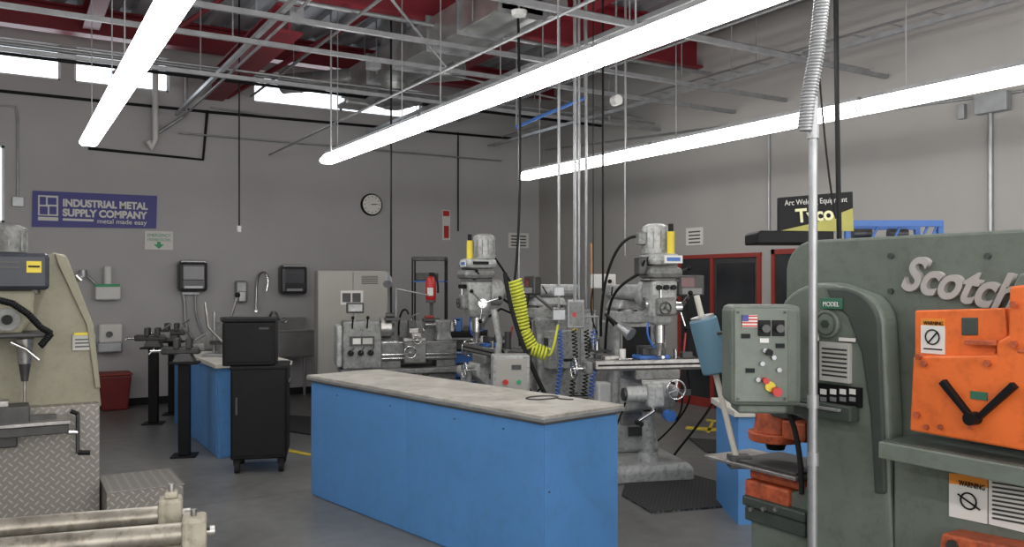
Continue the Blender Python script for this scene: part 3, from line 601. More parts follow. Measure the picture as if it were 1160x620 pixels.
k.bx('box',-.075,.075,-.05,.05,H-.40,H-.15,galv,.01); k.bx('face',-.06,.06,-.056,-.05,H-.38,H-.17,millG,.002); k.bx('label',-.03,.0,-.06,-.056,H-.30,H-.26,red,0); k.tb('hanger',[(0,0,H-.15),(0,0,5.0)],.010,galv)
k.bx('side_box',-.2,-.09,-.04,.04,H-.33,H-.24,galv,.006); k.tb('link',[(-.2,0,H-.3),(.2,0,H-.3)],.01,galv); k.tb('strap',[(.2,0,H-.3),(.2,0,H-.8)],.01,galv)
k.bx('outlet',-.19,-.1,-.04,.04,H-.12,H-.04,galv,.006); k.tb('outlet_bar',[(-.145,0,H-.07),(0,0,H-.07)],.01,galv)
k=Fr('power_drop_box',cw(683,8.3),-TH); k.bx('case',-.12,.12,-.06,.06,1.56,1.70,paper,.01); k.tb('hanger',[(0,0,1.7),(0,0,5.0)],.008,galv); k.cy('knob',(.06,-.06,1.63),(.06,-.08,1.63),.02,black); k.tb('cord',[(-.1,0,1.56),(-.15,0,1.3),(-.05,0,1.1)],.008,black,False,True)
k=Fr('push_broom',cw(671,10.2),-TH); wd=mat('wood_handle',(.36,.19,.08),.5); k.cy('handle',(0,0,.12),(0,.1,2.1),.016,wd); k.bx('head',-.15,.15,-.04,.04,.06,.12,wd); k.bx('bristles',-.14,.14,-.035,.035,0,.06,rubber)

# ---------------------------------------------------------------- centre bench
B=cw(616,4.42); 
ang=math.atan2(-.75,.66)
k=Fr('blue_workbench',(B.x,B.y,0),-TH+ang)
LN=2.62; WD=.64
k.bx('body',-LN+.03,-.03,.03,WD-.03,.0,.865,blueB,.004)
k.bx('front_panel_1',-LN+.03,-LN*.5-.002,.022,.032,.01,.86,blueB,.003); k.bx('front_panel_2',-LN*.5+.002,-.03,.022,.032,.01,.86,blueB,.003)
k.bx('end_panel',-.032,-.022,.03,WD-.03,.01,.86,blueB,.003)
k.bx('top_core',-LN+.01,-.01,.01,WD-.01,.865,.885,mat('top_edge_dark',(.10,.095,.085),.6),.002)
k.bx('top_slab',-LN,0,0,WD,.886,.915,topM,.004); k.bx('edge_band',-LN-.003,.003,-.003,WD+.003,.878,.898,galv,.002)
for x in(-2.2,-1.5,-.8,-.35): k.cy('screw',(x,.022,.8),(x,.018,.8),.005,dsteel,k=8)
for zz in(.15,.5): k.cy('screw',(-.022,.06,zz),(-.018,.06,zz),.005,dsteel,k=8)
k2=Fr('coiled_cable_on_bench',(0,0,0)); 
c=k.M@Vector((-.5,.46,.92)); k2.tb('loop',[(c.x+.11*math.cos(t*.5),c.y+.07*math.sin(t*.5),.919) for t in range(13)],.004,dsteel); k2.tb('tail',[(c.x+.1,c.y,.919),(c.x+.02,c.y-.12,.919),(c.x+.12,c.y-.16,.919)],.004,dsteel,False,True)

# ---------------------------------------------------------------- left long bench
nc=cw(247,7.7)
k=Fr('blue_workbench',(nc.x,nc.y,0),0)
k.bx('body',0,.65,0,2.3,0,.83,blueB,.004)
for i in range(3): k.bx('side_panel',-.008,0,.03+i*.76,.74+i*.76,.02,.8,blueB,.003)
k.bx('top',-.03,.68,-.03,2.33,.83,.87,cream,.004)
k.bx('near_panel',.03,.62,-.008,0,.02,.8,blueB,.003)
c=Fr('bench_tube_bender',(nc.x+.25,nc.y+.8,.87),-TH)
c.bx('base_plate',-.2,.22,-.12,.12,0,.03,galv); c.cy('die',(0,0,.03),(0,0,.12),.09,steel); c.cy('follower',(.15,0,.03),(.15,0,.13),.045,steel); c.tb('long_handle',[(0,0,.1),(-.15,-.1,.3),(-.18,-.1,.55)],.015,steel); c.cy('post',(-.14,.05,.03),(-.14,.05,.45),.02,galv); c.bx('arm',-.16,.18,-.03,.03,.12,.16,dsteel); c.bx('grip_box',-.05,.3,-.05,.06,.36,.40,dsteel); c.cy('post_b',(.2,.05,.03),(.2,.05,.36),.014,galv); c.cy('post_c',(.02,.05,.03),(.02,.05,.36),.014,dsteel)
c=Fr('bench_shear',(nc.x+.35,nc.y+1.6,.87),-TH)
c.pr('frame',[(-.2,0),(.2,0),(.22,.25),(.1,.34),(-.05,.30),(-.1,.15),(-.2,.12)],-.03,.03,millG,.01); c.bx('foot',-.22,.22,-.1,.1,0,.02,dsteel); c.tb('handle',[(.1,0,.28),(.2,0,.6)],.016,steel); c.ball('grip',(.2,0,.61),.03,black)
c=Fr('bench_parts_tray',(nc.x+.42,nc.y+.25,.87),-.3); c.bx('tray_floor',-.14,.14,-.09,.09,0,.01,dsteel,.002); c.bx('tray_front',-.14,.14,-.09,-.08,0,.05,dsteel,.002); c.bx('tray_back',-.14,.14,.08,.09,0,.05,dsteel,.002); c.bx('tray_l',-.14,-.13,-.08,.08,0,.05,dsteel,.002); c.bx('tray_r',.13,.14,-.08,.08,0,.05,dsteel,.002)
def pedestal(px,z,ph):
    c=Fr('pedestal_vise',cw(px,z),-TH+.2)
    c.bx('foot',-.11,.11,-.11,.11,0,.015,black); c.bx('post',-.05,.05,-.05,.05,.015,ph,black,.006); c.bx('mount_plate',-.13,.13,-.1,.1,ph,ph+.02,black)
    z0=ph+.02
    c.loft('vise_base',[(-.1,.1,-.08,.08,z0),(-.06,.06,-.05,.05,z0+.08)],dsteel,.01)
    c.bx('body',-.2,.14,-.05,.05,z0+.07,z0+.14,dsteel,.015); c.bx('fixed_jaw',.02,.07,-.07,.07,z0+.12,z0+.22,dsteel,.01); c.bx('moving_jaw',-.09,-.04,-.07,.07,z0+.12,z0+.22,dsteel,.01)
    c.cy('screw',(-.2,0,z0+.1),(-.3,0,z0+.1),.014,chrome); c.cy('tommy_bar',(-.29,-.12,z0+.08),(-.29,.12,z0+.12),.007,chrome,k=8); c.bx('anvil',.07,.18,-.035,.035,z0+.1,z0+.17,millG,.01)
    c.tb('lever',[(.1,0,z0+.2),(.2,-.05,z0+.26)],.01,galv)
pedestal(209,gz(519)+.08,.86); pedestal(174,gz(481)+.05,.86); pedestal(196,10.3,.88)

# ---------------------------------------------------------------- black cabinet
p=cw(296,7.35)
k=Fr('rolling_tool_cabinet',(p.x,p.y,0),-TH+math.radians(12))
k.bx('carcass',-.23,.23,-.25,.25,.12,.90,black,.012); k.bx('front_door',-.215,.215,-.258,-.25,.15,.86,black,.004); k.bx('door_handle',-.19,-.17,-.27,-.258,.5,.65,dsteel,.004)
k.bx('top_lip',-.235,.235,-.26,.255,.88,.91,black,.006); k.bx('side_handle',.23,.26,-.18,.18,.75,.78,dsteel,.008)
for x in(-.18,.18):
    for y in(-.2,.2): k.cy('caster_wheel',(x-.02,y,.05),(x+.02,y,.05),.05,rubber,k=20); k.bx('caster_fork',x-.03,x+.03,y-.03,y+.03,.07,.12,black,.004)
k.loft('upper_chest',[(-.30,.13,-.22,.2,.91),(-.30,.13,-.22,.2,1.28)],black,.012); k.bx('chest_lid',-.305,.135,-.225,.205,1.28,1.31,black,.008)
k.bx('chest_front',-.28,.11,-.228,-.22,.94,1.25,black,.004)
k.bx('badge',.0,.08,-.235,-.228,1.22,1.235,dsteel,0)

# ---------------------------------------------------------------- left machine (aligned with the room)
k=Fr('vertical_milling_drill',cw(55,5.75),0)
A=-.33
xr=k.pt(113,500,A).x; xl=k.pt(-110,500,A).x; zt=k.pt(60,461,A).z
k.bx('plinth',xl,xr,A,A+.75,0,zt,diamond,.004)
k.pp('frame',[(60,286),(74,289),(86,315),(105,368),(115,461),(-80,461),(-80,334),(44,332),(46,296)],-.2,.5,beige,.012)
k.pp('frame_edge',[(62,287),(76,291),(106,368),(114,440),(108,440),(98,368),(66,300)],-.225,.03,beige,.006)
k.bp('machine_plate',82,379,108,397,-.215,.02,plate_silver,.002); k.bp('plate_band',84,377,106,380,-.22,.02,yellow,.001)
for i in range(3): k.bp('plate_line',85,384+i*4,105,385.5+i*4,-.219,.01,dsteel,0)
k.bp('motor_housing',-90,286,56,329,-.55,.45,darkblue,.025); k.bp('caution_label',30,296,47,309,-.556,.01,yellow,0); k.bp('caution_text',32,301,45,303,-.56,.01,black,0); k.bp('housing_vent',-20,296,22,298,-.556,.01,dsteel,0); k.bp('housing_vent',-20,302,22,304,-.556,.01,dsteel,0)
q=k.pt(10,286,-.3); q2=k.pt(10,262,-.3); k.cy('motor',(q.x,-.3,q.z),(q2.x,-.3,q2.z),.10,millG); k.lathe('motor_cap',[(.102,0),(.10,.02),(.06,.04)],(q2.x,-.3,q2.z),millG)
for i in range(8): a=i*math.pi/4; k.bx('fin',q.x+math.cos(a)*.102-.005,q.x+math.cos(a)*.102+.005,-.3+math.sin(a)*.102-.005,-.3+math.sin(a)*.102+.005,q.z+.01,q2.z-.01,millG,0)
k.pp('head_casting',[(-60,329),(40,329),(38,362),(22,380),(-60,380)],-.5,.4,beige,.02)
k.bp('quill_collar',-60,378,60,384,-.53,.3,dsteel,.01)
a=k.pt(8,362,-.52); k.cy('depth_dial',(a.x,-.5,a.z),(a.x,-.56,a.z),.07,millG); k.cy('dial_hub',(a.x,-.56,a.z),(a.x,-.6,a.z),.03,black)
a=k.pt(28,384,-.4); b_=k.pt(28,412,-.4); k.cy('spindle',(a.x,-.4,a.z),(b_.x,-.4,b_.z),.055,steel,.04); b2=k.pt(28,432,-.4); k.cy('drill_chuck',(b_.x,-.4,b_.z),(b2.x,-.4,b2.z),.035,dsteel,.02); b3=k.pt(28,455,-.4); k.cy('drill_bit',(b2.x,-.4,b2.z),(b3.x,-.4,b3.z),.009,steel)
k.tp('feed_lever',[(12,388),(30,396),(44,408)],-.5,.012,chrome); 
ch=[(-10,338),(14,344),(32,356),(46,371),(58,378),(46,392)]
pts=[k.pt(x,y,-.6) for x,y in ch]; k.coil('cable_chain',pts,.012,.010,34,black)
k.bp('table',-90,487,78,498,-.62,.42,dsteel,.006); k.bp('table_top',-90,483,80,487,-.64,.46,steel,.003); k.bp('vise',-30,462,34,483,-.55,.2,dsteel,.01); k.bp('fence',-60,474,64,482,-.5,.05,dsteel,.004); k.bp('vise_jaw',-10,455,10,463,-.5,.1,steel,.006)
k.bp('table_bracket',-90,498,20,512,-.50,.2,dsteel,.01)
k.tp('crank_shaft',[(76,490),(88,490)],-.45,.014,chrome); k.tp('crank_arm',[(88,468),(88,514)],-.45,.012,dsteel); k.tp('crank_grip',[(88,513),(102,513)],-.45,.016,black); k.tp('crank_grip_b',[(88,469),(80,466)],-.45,.014,black)
k.tp('column_knob',[(86,312),(92,318)],-.2,.02,chrome)
sc=cw(209,5.6); XS=xr+k.M.translation.x+.012
k=Fr('diamond_plate_step',(sc.x,sc.y,0),0)
w_=sc.x-XS
k.bx('riser_block',-w_,-.005,.005,.55,0,.265,diamond,.004); k.bx('tread',-w_,0,0,.555,.265,.275,diamond,.002)

# ---------------------------------------------------------------- slip roll, foreground left
k=Fr('slip_roll_machine',cw(196,2.75),-TH+math.radians(19))
frc=mat('roll_frame_cream',(.32,.295,.23),.5,0,.2,8,grime=.35)
hz=.79
k.cy('roll_upper',(-1.3,.09,hz+.045),(-.04,.09,hz+.045),.033,dullrod,k=32); k.cy('roll_front',(-1.3,-.06,hz+.02),(.03,-.06,hz+.02),.036,dullrod,k=32); k.cy('roll_rear',(-1.3,.2,hz-.03),(-.02,.2,hz-.03),.03,dullrod,k=32)
k.cy('journal_a',(-.04,.09,hz+.045),(.05,.09,hz+.045),.018,steel); k.cy('journal_b',(.03,-.06,hz+.02),(.13,-.06,hz+.02),.018,steel)
k.px_('end_frame',[(-.11,.45),(.26,.45),(.26,hz-.02),(.13,hz+.0),(.05,hz+.0),(.02,hz-.03),(-.11,hz-.03)],-.03,.03,frc,.008)
k.bx('bearing_block_a',-.05,.025,.045,.135,hz-.01,hz+.105,frc,.012); k.bx('bearing_cap_a',-.03,.01,.06,.12,hz+.105,hz+.125,frc,.006); k.bx('bearing_block_b',.03,.105,-.11,-.01,hz-.06,hz+.075,frc,.012); k.bx('block_link',-.03,.08,-.10,-.02,hz-.10,hz-.05,frc,.008)
k.cy('adjust_screw',(-.01,.09,hz+.12),(-.01,.09,hz+.15),.01,steel); k.cy('adjust_screw_b',(.065,-.06,hz+.07),(.065,-.06,hz+.095),.01,steel); k.cy('bolt_a',(.105,-.08,hz+.04),(.115,-.08,hz+.04),.012,dsteel,k=6)
k.bx('bed',-1.3,0,-.06,.2,.45,.53,greenD,.01); k.bx('leg_right',-.06,.04,-.12,.26,0,.45,frc,.01); k.bx('leg_left',-1.34,-1.24,-.12,.26,0,.45,frc,.01); k.bx('end_frame_left',-1.34,-1.28,-.11,.26,.45,hz+.10,frc,.01)
k.tb('tie_rod',[(-1.3,-.13,.3),(0,-.13,.3)],.015,steel)

# ---------------------------------------------------------------- ironworker
iw=Fr('ironworker_machine',(3.0,2.88,0),-math.pi/2)
def arc(cx,cy,rx,ry,a0,a1,n=8): return [(cx+rx*math.cos(math.radians(a0+(a1-a0)*i/n)),cy-ry*math.sin(math.radians(a0+(a1-a0)*i/n))) for i in range(n+1)]
out=[(893,468)]+[(890,345),(890,312)]+arc(922,308,32,36,175,90,6)+[(1300,262)]
P=[iw.pt(a,b,.0) for a,b in out]; o=[(p.x,p.z) for p in P]
low=[iw.pt(a,b,0.) for a,b in [(850,585),(850,560),(905,556),(925,545),(930,500),(915,478)]]
poly=o[:1]+o[1:-1]+[(1.95,o[-2][1]),(1.95,0.0),(low[0].x,0.0)]+[(p.x,p.z) for p in low]
iw.pr('side_frame',poly,0.0,.5,green,.012)
cov=[(886,470),(882,420),(882,352)]+arc(932,358,50,38,165,60,8)+arc(957,372,44,46,55,5,6)+[(1003,410),(1006,470),(1008,560),(1012,640),(912,640),(912,470)]
iw.pp('link_cover',cov,-.10,.10,green,.02,3)
iw.pp('link_cover_edge',[(935,326)]+arc(950,372,46,46,85,5,8)+[(997,410),(1000,470),(1003,560),(990,560),(985,470),(975,400),(960,360),(940,340)],-.112,.02,greenD,.01)
q=iw.pt(939,367,-.1); iw.cy('pivot_cover',(q.x,-.10,q.z),(q.x,-.12,q.z),.058,greenL,k=32,bev=.004); iw.ring('pivot_groove',(q.x,-.121,q.z),(0,1,0),.045,.003,greenD); iw.cy('pivot_bolt',(q.x,-.12,q.z),(q.x,-.13,q.z),.018,greenD,k=6)
iw.bp('green_plate',929,338,953,350,-.12,.02,mat('plate_dk_green',(.03,.13,.08),.4),.001); tfit(iw,'green_plate_text','MODEL',932,341,950,347,-.124,paper)
iw.bp('spec_plate',928,388,962,433,-.118,.02,plate_silver,.002)
for i in range(7): iw.bp('spec_line',931,395+i*5,959,397+i*5,-.12,.01,dsteel,0)
iw.bp('small_sticker',918,376,927,386,-.105,.008,paper,0); iw.bp('notice_strip',950,383,968,387,-.118,.008,paper,0)
iw.bp('black_plate',926,437,974,459,-.119,.02,black,.001)
for i in range(4): iw.bp('plate_cell',929+i*11,441,936+i*11,447,-.121,.01,paper,0); 
for i in range(4): iw.bp('plate_cell',929+i*11,450,936+i*11,455,-.121,.01,galv,0)
iw.bp('fork_pocket',898,457,963,474,-.16,.06,greenD,.006); iw.bp('fork_pocket_lip',896,460,950,463,-.175,.03,galv,.002)
l0=iw.pt(1021,326,-.012)
iw.tx('raised_letters','Scotch',l0,.185,lgrey,w=.44,tilt=math.radians(11),ext=.012,shear=.3,bold=.005)
iw.pp('upper_link',[(1146,326),(1154,310),(1300,298),(1300,420),(1146,400)],-.06,.06,greenL,.008)
for x,y in((1010,290),(1010,330),(1014,420),(1120,290)): q=iw.pt(x,y,0); iw.cy('frame_bolt',(q.x,0,q.z),(q.x,-.012,q.z),.012,greenD,k=6)
# orange guard
iw.pp('guard_upper',[(1036,352),(1138,349),(1141,381),(1128,395),(1128,412),(1036,410)],-.16,.05,orange,.006)
iw.pp('guard_lower',[(1034,404),(1128,402),(1128,388),(1142,380),(1143,325),(1165,322),(1300,330),(1300,540),(1163,512),(1030,488)],-.19,.05,orange,.008)
iw.pp('guard_recess',[(1089,360),(1107,360),(1107,380),(1089,380)],-.165,.02,greenD,.002)
iw.pp('guard_slot',[(1092,385),(1128,386),(1128,392),(1092,391)],-.195,.02,orangeR,.003)
iw.pp('guard_slot_dark',[(1152,395),(1300,398),(1300,406),(1152,400)],-.195,.02,orangeR,.003)
for x,y in((1048,412),(1120,412),(1150,390),(1040,470),(1150,345),(1042,404)): q=iw.pt(x,y,-.19); iw.cy('guard_bolt',(q.x,-.19,q.z),(q.x,-.205,q.z),.012,orangeR,k=6)
for (x0,y0,x1,y1) in((1068,432,1103,476),(1150,436,1106,476)):
    a=iw.pt(x0,y0,-.2); b_=iw.pt(x1,y1,-.2); d_=(b_-a).normalized(); n_=Vector((-d_.z,0,d_.x))*.012
    iw.pr('v_arm',[((a+n_).x,(a+n_).z),((b_+n_*.7).x,(b_+n_*.7).z),((b_-n_*.7).x,(b_-n_*.7).z),((a-n_).x,(a-n_).z)],-.215,-.19,black,.003)
q=iw.pt(1104,474,-.2); iw.cy('v_hub',(q.x,-.19,q.z),(q.x,-.235,q.z),.022,black)
iw.bp('green_tag',1099,444,1118,453,-.194,.01,mat('plate_dk_green',(.05,.2,.12)),0)
iw.bp('warning_orange',1043,361,1070,369,-.164,.01,mat('warn_orange',(.7,.25,.03)),0); iw.bp('warning_white',1043,369,1070,401,-.164,.01,paper,0); tfit(iw,'warning_small','WARNING',1046,363,1068,368,-.166,black)
a=iw.pt(1056,382,-.168); iw.ring('pictogram',a,(0,1,0),.026,.0025,black,16); iw.tp('pictogram_bar',[(1051,389),(1062,376)],-.168,.0025,black); iw.bp('warning_line',1046,395,1067,396.5,-.166,.004,black,0)
for x in (1050,1066,1100): q=iw.pt(x,484,-.19); iw.cy('lower_bolt',(q.x,-.19,q.z),(q.x,-.2,q.z),.010,orangeR,k=6)
zt=iw.pt(1010,496,-.22).z; x0=iw.pt(1008,496,-.22).x
iw.bx('work_table',x0-.02,1.9,-.24,.0,zt-.055,zt-.01,greenD,.006); iw.bx('table_front_lip',x0-.02,1.9,-.26,-.24,zt-.075,zt-.015,greenL,.004)
iw.pp('lower_housing',[(1012,515),(1300,570),(1300,760),(1012,760)],-.10,.10,green,.01)
iw.pp('warning_header',[(1075,536),(1118,541),(1118,553),(1075,548)],-.106,.01,mat('warn_orange',(.8,.3,.03)),0); iw.pp('warning_body',[(1075,548),(1118,553),(1118,594),(1075,585)],-.106,.01,paper,0); iw.pp('instruction_plate',[(1120,541),(1215,553),(1215,617),(1120,594)],-.106,.01,paper,0)
tfit(iw,'warning_text','WARNING',1086,543,1115,550,-.11,black)
a=iw.pt(1097,568,-.11); iw.ring('hand_pictogram',a,(0,1,0),.028,.003,black,16); iw.tp('pictogram_line',[(1085,560),(1110,578)],-.11,.003,black)
for i in range(9): iw.pp('instruction_line',[(1124,546+i*5),(1165,552+i*5.2),(1165,554+i*5.2),(1124,548+i*5)],-.11,.01,dsteel,0)
iw.pp('foot_guard',[(1066,604),(1300,650),(1300,690),(1062,632)],-.20,.12,orangeR,.01); q=iw.pt(1080,618,-.2); iw.cy('foot_bolt',(q.x,-.2,q.z),(q.x,-.215,q.z),.02,dsteel,k=6)
# punch end
iw.bp('ram_housing',838,455,892,471,.02,.3,greenD,.01)
q=iw.pt(872,480,.06)
iw.cy('punch_ram',(q.x,.1,iw.pt(872,472,.06).z+.02),(q.x,.1,iw.pt(872,490,.06).z),.09,orangeR,.10,28,.004); iw.cy('ram_collar',(q.x,.1,iw.pt(872,490,.06).z),(q.x,.1,iw.pt(872,500,.06).z),.13,orangeR,.12,28,.004); iw.cy('punch',(q.x,.1,iw.pt(872,500,.06).z),(q.x,.1,iw.pt(872,510,.06).z),.055,black,.04)
iw.bp('stripper_arm',885,478,912,500,.03,.16,orangeR,.01)
zt2=iw.pt(860,527,0).z
iw.bx('die_table_plate',iw.pt(818,527,0).x-.04,iw.pt(915,527,.0).x,-.08,.24,zt2-.01,zt2+.006,steel,.003)
iw.bx('side_table_plate',iw.pt(840,520,0).x,iw.pt(912,520,.0).x,-.06,.26,zt2+.006,zt2+.018,dsteel,.003)
iw.bp('die_holder',849,538,912,550,.0,.25,orangeR,.01); iw.bp('die_block',843,549,893,573,-.02,.26,orangeR,.012); iw.bp('die_base',840,571,912,583,-.04,.30,greenD,.01); iw.bp('die_base_low',843,583,912,600,-.02,.3,greenD,.01)
for x in(852,866,880): q=iw.pt(x,577,-.04); iw.cy('die_bolt',(q.x,-.04,q.z),(q.x,-.055,q.z),.01,steel,k=6)
iw.tb('hyd_hose',[iw.pt(895,472,-.05),iw.pt(905,495,-.05),iw.pt(908,530,-.05),iw.pt(908,560,-.05)],.012,rubber,False,True)
iw.bx('floor_foot',-.05,1.98,-.06,.56,0,.06,greenD,.01)
cb=Fr('control_box',cw(869,3.45),-TH-math.radians(4),parent=iw)
cb.bp('enclosure',827,346,909,461,-.12,.20,green,.025); cb.bp('face_plate',832,350,893,456,-.126,.010,greenL,.006); cb.bp('bottom_hatch',836,458,892,469,-.09,.16,green,.01)
cb.bp('flag_sticker',841,357,858,371,-.132,.004,paper,0)
for i in range(4): cb.bp('flag_stripe',841,357.5+i*3.7,858,359.2+i*3.7,-.134,.003,red,0)
cb.bp('flag_canton',841,357,848,364,-.136,.004,purple,0)
def knob(x,y,r,m,d=.02): q=cb.pt(x,y,-.126); cb.cy('knob',(q.x,-.126,q.z),(q.x,-.13-d,q.z),r,m)
for x,y in((866,372),(882,372)): cb.bp('switch_plate',x-7,y-9,x+7,y+9,-.133,.008,black,.002); knob(x,y,.016,dsteel,.03)
for x,y in((866,397),(876,405),(863,412),(882,419),(858,430)): knob(x,y,.009,galv,.012)
for x,y in((845,381),(866,386),(884,392),(850,420)): cb.bp('label',x-5,y-2.5,x+5,y+2.5,-.132,.008,black if x!=866 else paper,0)
knob(870,399,.013,black,.03); knob(872,438,.020,yellow,.008); knob(878,443,.018,red,.04); knob(866,431,.012,red,.03)
for x,y in((836,354),(889,354),(836,452),(889,452)): knob(x,y,.005,dsteel,.004)
sp=Fr('padded_guard_arm',cw(835,3.98),-TH,parent=iw)
bt=sp.pt(835,518,.0)
sp.cy('pole',(bt.x,0,zt2),sp.pt(789,335,0),.014,cream); sp.bx('pole_bracket',bt.x-.04,bt.x+.06,-.04,.04,zt2-.03,zt2+.03,dsteel,.004)
a=sp.pt(796,361,-.0); b_=sp.pt(812,422,-.0)
sp.cy('pad',a,b_,.066,padB,k=32,bev=.008); sp.cy('pad_cap',a,a+(a-b_).normalized()*.012,.055,galv); sp.cy('clamp_rod',sp.pt(812,378,-.05),sp.pt(846,372,-.05),.008,dsteel); sp.cy('clamp_grip',sp.pt(826,382,-.06),sp.pt(844,372,-.06),.014,black)

# conduit drop in front of ironworker
c=Fr('electrical_conduit_drop'); z=3.2
def cp(px,py,zz=z): 
    v_=cw(px,zz); v_.z=H+(HY-py)*zz/F; return v_
top=cp(921,140); c.tb('rigid_pipe',[(top.x,top.y,0.0),(top.x,top.y,top.z+.1)],.017,galv)
for py in(150,455,520): q=cp(921,py); c.cy('coupling',(q.x,q.y,q.z-.025),(q.x,q.y,q.z+.025),.022,galv)
c.cy('floor_flange',(top.x,top.y,0),(top.x,top.y,.015),.06,galv)
fp=[cp(912,148),cp(916,110),cp(925,60),cp(931,0),cp(934,-60),cp(936,-260)]
c.coil('flex_conduit',fp,.022,.008,110,galv); c.tb('flex_core',fp,.022,galv)
q=cp(936,-260); c.tb('flex_to_ceiling',[q,(q.x,q.y,5.0)],.02,galv)
c=Fr('hanging_air_line'); c.tb('black_line',[cw(944,4.4,5.0),cw(946,4.4,3.0),cw(950,4.4,1.9),cw(952,4.4,1.6)],.013,black,False,True)
c.tb('thin_line',[cw(905,5.0,5.0),cw(926,5.0,2.5),cw(947,5.0,2.0)],.006,black,False,True)

# ---------------------------------------------------------------- behind ironworker
k=Fr('blue_workbench',cw(935,5.9),-TH)
k.bp('body',836,472,1110,597,-.3,.6,blueB,.004); k.bp('top',832,466,1112,473,-.33,.66,cream,.004)
k=Fr('blue_steel_rack',cw(1000,6.9),-TH)
def hx(px,y=0): return k.pt(px,300,y).x
for px in(950,1052):
    for y in(-.18,.2): k.bx('post',hx(px)-.02,hx(px)+.02,y-.02,y+.02,0,k.pt(px,250,-.18).z,blueS,0)
zt=k.pt(1000,250,-.18).z
for y in(-.2,.2): k.bx('top_rail',hx(950),hx(1052),y-.02,y+.02,zt-.05,zt,blueS,0)
k.bx('shelf',hx(950),hx(1052),-.2,.2,zt-.20,zt-.16,blueS,.002); k.bx('shelf_low',hx(950),hx(1052),-.2,.2,1.0,1.04,blueS,.002)
for px in(975,1000,1030,1040): k.tb('brace',[(hx(px),-.2,zt-.16),(hx(px)+.06,-.2,zt-.03)],.01,blueS)
for px in(960,1000): k.cy('roll',(hx(px),-.1,zt-.1),(hx(px)+.15,-.1,zt-.1),.04,dsteel)
k=Fr('welding_supply_sign',cw(914,6.5),-TH)
k.pp('base_case',[(858,264),(862,261),(945,262),(945,276),(858,276)],-.15,.35,black,.01)
k.pp('panel',[(882,224),(966,217),(967,262),(882,262)],-.12,.04,black,.003)
k.pp('panel_yellow',[(882,262),(967,262),(966,236),(925,252)],-.125,.006,mat('sign_olive',(.35,.33,.05),.4),0)
tfit(k,'headline','Arc Welding Equipment',889,226,960,233,-.13,paper,tilt=-.06)
tfit(k,'brand_script','Tyco',902,235,945,252,-.13,mat('sign_cream',(.7,.68,.4),.4),tilt=-.08,bold=.004)
k.bx('stand_post',-.05,.05,-.03,.03,0,1.95,black); k.bx('stand_foot',-.2,.2,-.15,.15,0,.03,black)

# ---------------------------------------------------------------- right wall: red-framed windows and door
def ry(px): 
    u=(px-CX)/F; return XR*(C-u*S)/(S+u*C)
d=Fr('door_1',(XR,0,0)); ya,yb=ry(808),ry(771); yc=ry(861)
def fb(fr,n,y0,y1,z0,z1,m,t=.05): fr.bx(n,-t,0.0,min(y0,y1),max(y0,y1),z0,z1,m,0)
for y in(ya,yb,yc): fb(d,'jamb',y-.025,y+.025,0,1.97,redF,.035)
fb(d,'header',yc-.03,yb+.03,1.93,1.98,redF,.04); fb(d,'glass_a',ya,yb,.12,1.93,glassD,.01); fb(d,'kick_a',ya,yb,0,.12,redF,.02); fb(d,'leaf',yc,ya,0,1.93,dsteel,.01); fb(d,'leaf_glass',yc+.08,ya-.08,.15,1.86,glassD,.02); d.bx('push_bar',-.06,-.03,yc+.1,ya-.1,.92,.96,chrome)
for i,(pa,pb) in enumerate(((876,1000),(1012,1118),(1134,1400))):
    w=Fr('window_%d'%(5+i),(XR,0,0)); a,b_=ry(pb),ry(pa)
    fb(w,'head',a,b_,1.95,2.01,redF,.04); fb(w,'sill',a,b_,.9,.97,redF,.04); fb(w,'jamb_l',a,a+.05,.9,2.01,redF,.04); fb(w,'jamb_r',b_-.05,b_,.9,2.01,redF,.04); fb(w,'glass',a+.05,b_-.05,.97,1.95,glassD,.02)
n=Fr('wall_notice',(XR,0,0),-math.pi/2); n.bp('sheet',777,258,796,278,-0.012,0.01,paper,0)
for i in range(4): n.bp('text_line',780,262+i*4,793,263.5+i*4,-0.014,0.003,dsteel,0)

# ---------------------------------------------------------------- mats and floor lines
def quad(name,pts,h,t,m):
    fr=Fr(name); q=[cw(a,gz(b,h),0) for a,b in pts]; n=len(q)
    v=[(p.x,p.y,h-t) for p in q]+[(p.x,p.y,h) for p in q]
    f=[tuple(range(n))[::-1],tuple(range(n,2*n))]+[(i,(i+1)%n,n+(i+1)%n,n+i) for i in range(n)]
    fr.ad(mesh_obj('slab',v,f,m)); return fr
mm=bpy.data.materials.new('honeycomb_rubber'); mm.use_nodes=True; nt=mm.node_tree; bb=nt.nodes['Principled BSDF']
tc=nt.nodes.new('ShaderNodeTexCoord'); vo=nt.nodes.new('ShaderNodeTexVoronoi'); vo.inputs['Scale'].default_value=26; vo.inputs['Randomness'].default_value=0.0
cr=nt.nodes.new('ShaderNodeValToRGB'); cr.color_ramp.elements[0].position=.25; cr.color_ramp.elements[0].color=(.10,.10,.10,1); cr.color_ramp.elements[1].position=.5; cr.color_ramp.elements[1].color=(.014,.014,.014,1)
nt.links.new(tc.outputs['Object'],vo.inputs['Vector']); nt.links.new(vo.outputs['Distance'],cr.inputs['Fac']); nt.links.new(cr.outputs['Color'],bb.inputs['Base Color']); bb.inputs['Roughness'].default_value=.75
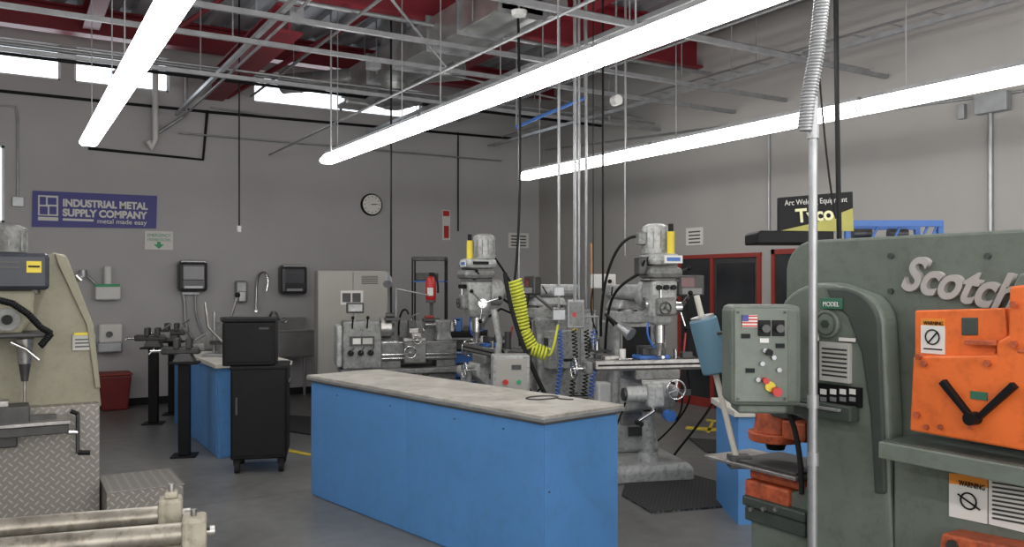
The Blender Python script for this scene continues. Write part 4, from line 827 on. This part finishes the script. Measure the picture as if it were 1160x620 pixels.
quad('anti_fatigue_mat',[(738,580),(704,560),(708,548),(782,537),(838,552),(838,572)],.014,.013,mm)
quad('anti_fatigue_mat',[(318,487),(322,470),(352,472),(352,492)],.014,.013,mm)
quad('anti_fatigue_mat',[(800,512),(830,512),(838,500),(780,496)],.014,.013,mm)
quad('floor_marking_line',[(322,511),(352,517),(352,514),(324,508)],.003,.002,line)
quad('floor_marking_line',[(776,486),(838,491),(838,487),(778,483)],.003,.002,line)
quad('floor_marking_line',[(800,490),(806,478),(809,478),(804,490)],.003,.002,line)
quad('floor_marking_line',[(800,477),(838,480),(838,478),(800,475)],.003,.002,line)
k=Fr('shop_stool',cw(712,8.4),-TH); k.cy('seat',(0,0,.55),(0,0,.6),.17,black)
for i in range(4): a=i*math.pi/2+.7; k.tb('leg',[(.1*math.cos(a),.1*math.sin(a),.55),(.2*math.cos(a),.2*math.sin(a),0.01)],.012,dsteel)
k.ring('foot_ring',(0,0,.2),(0,0,1),.17,.008,dsteel)

# ---------------------------------------------------------------- unseen fill light added behind the camera to brighten the back wall
al=bpy.data.lights.new('added_fill_light','AREA'); al.shape='RECTANGLE'; al.size=10; al.size_y=3.6; al.energy=430; al.color=(1.0,.98,.96)
ao=link(bpy.data.objects.new('added_fill_light',al)); ao.location=(1.5,YF+.05,2.2)
ao.rotation_euler=Vector((0,1,0)).to_track_quat('-Z','Y').to_euler()

# ---------------------------------------------------------------- camera, world, colour
cam=bpy.data.cameras.new('camera'); co=link(bpy.data.objects.new('camera',cam))
cam.sensor_width=36; cam.lens=36*F/1160; cam.shift_y=10/1160; cam.clip_start=0.05
co.location=(0,0,H); co.rotation_euler=(math.pi/2,0,-TH)
bpy.context.scene.camera=co
w=bpy.data.worlds.new('sky'); bpy.context.scene.world=w; w.use_nodes=True
bg=w.node_tree.nodes['Background']; bg.inputs[0].default_value=(0.86,0.93,1.0,1); bg.inputs[1].default_value=4.5
bpy.context.scene.view_settings.view_transform='Standard'
bpy.context.scene.view_settings.look='None'
bpy.context.scene.view_settings.exposure=-0.14
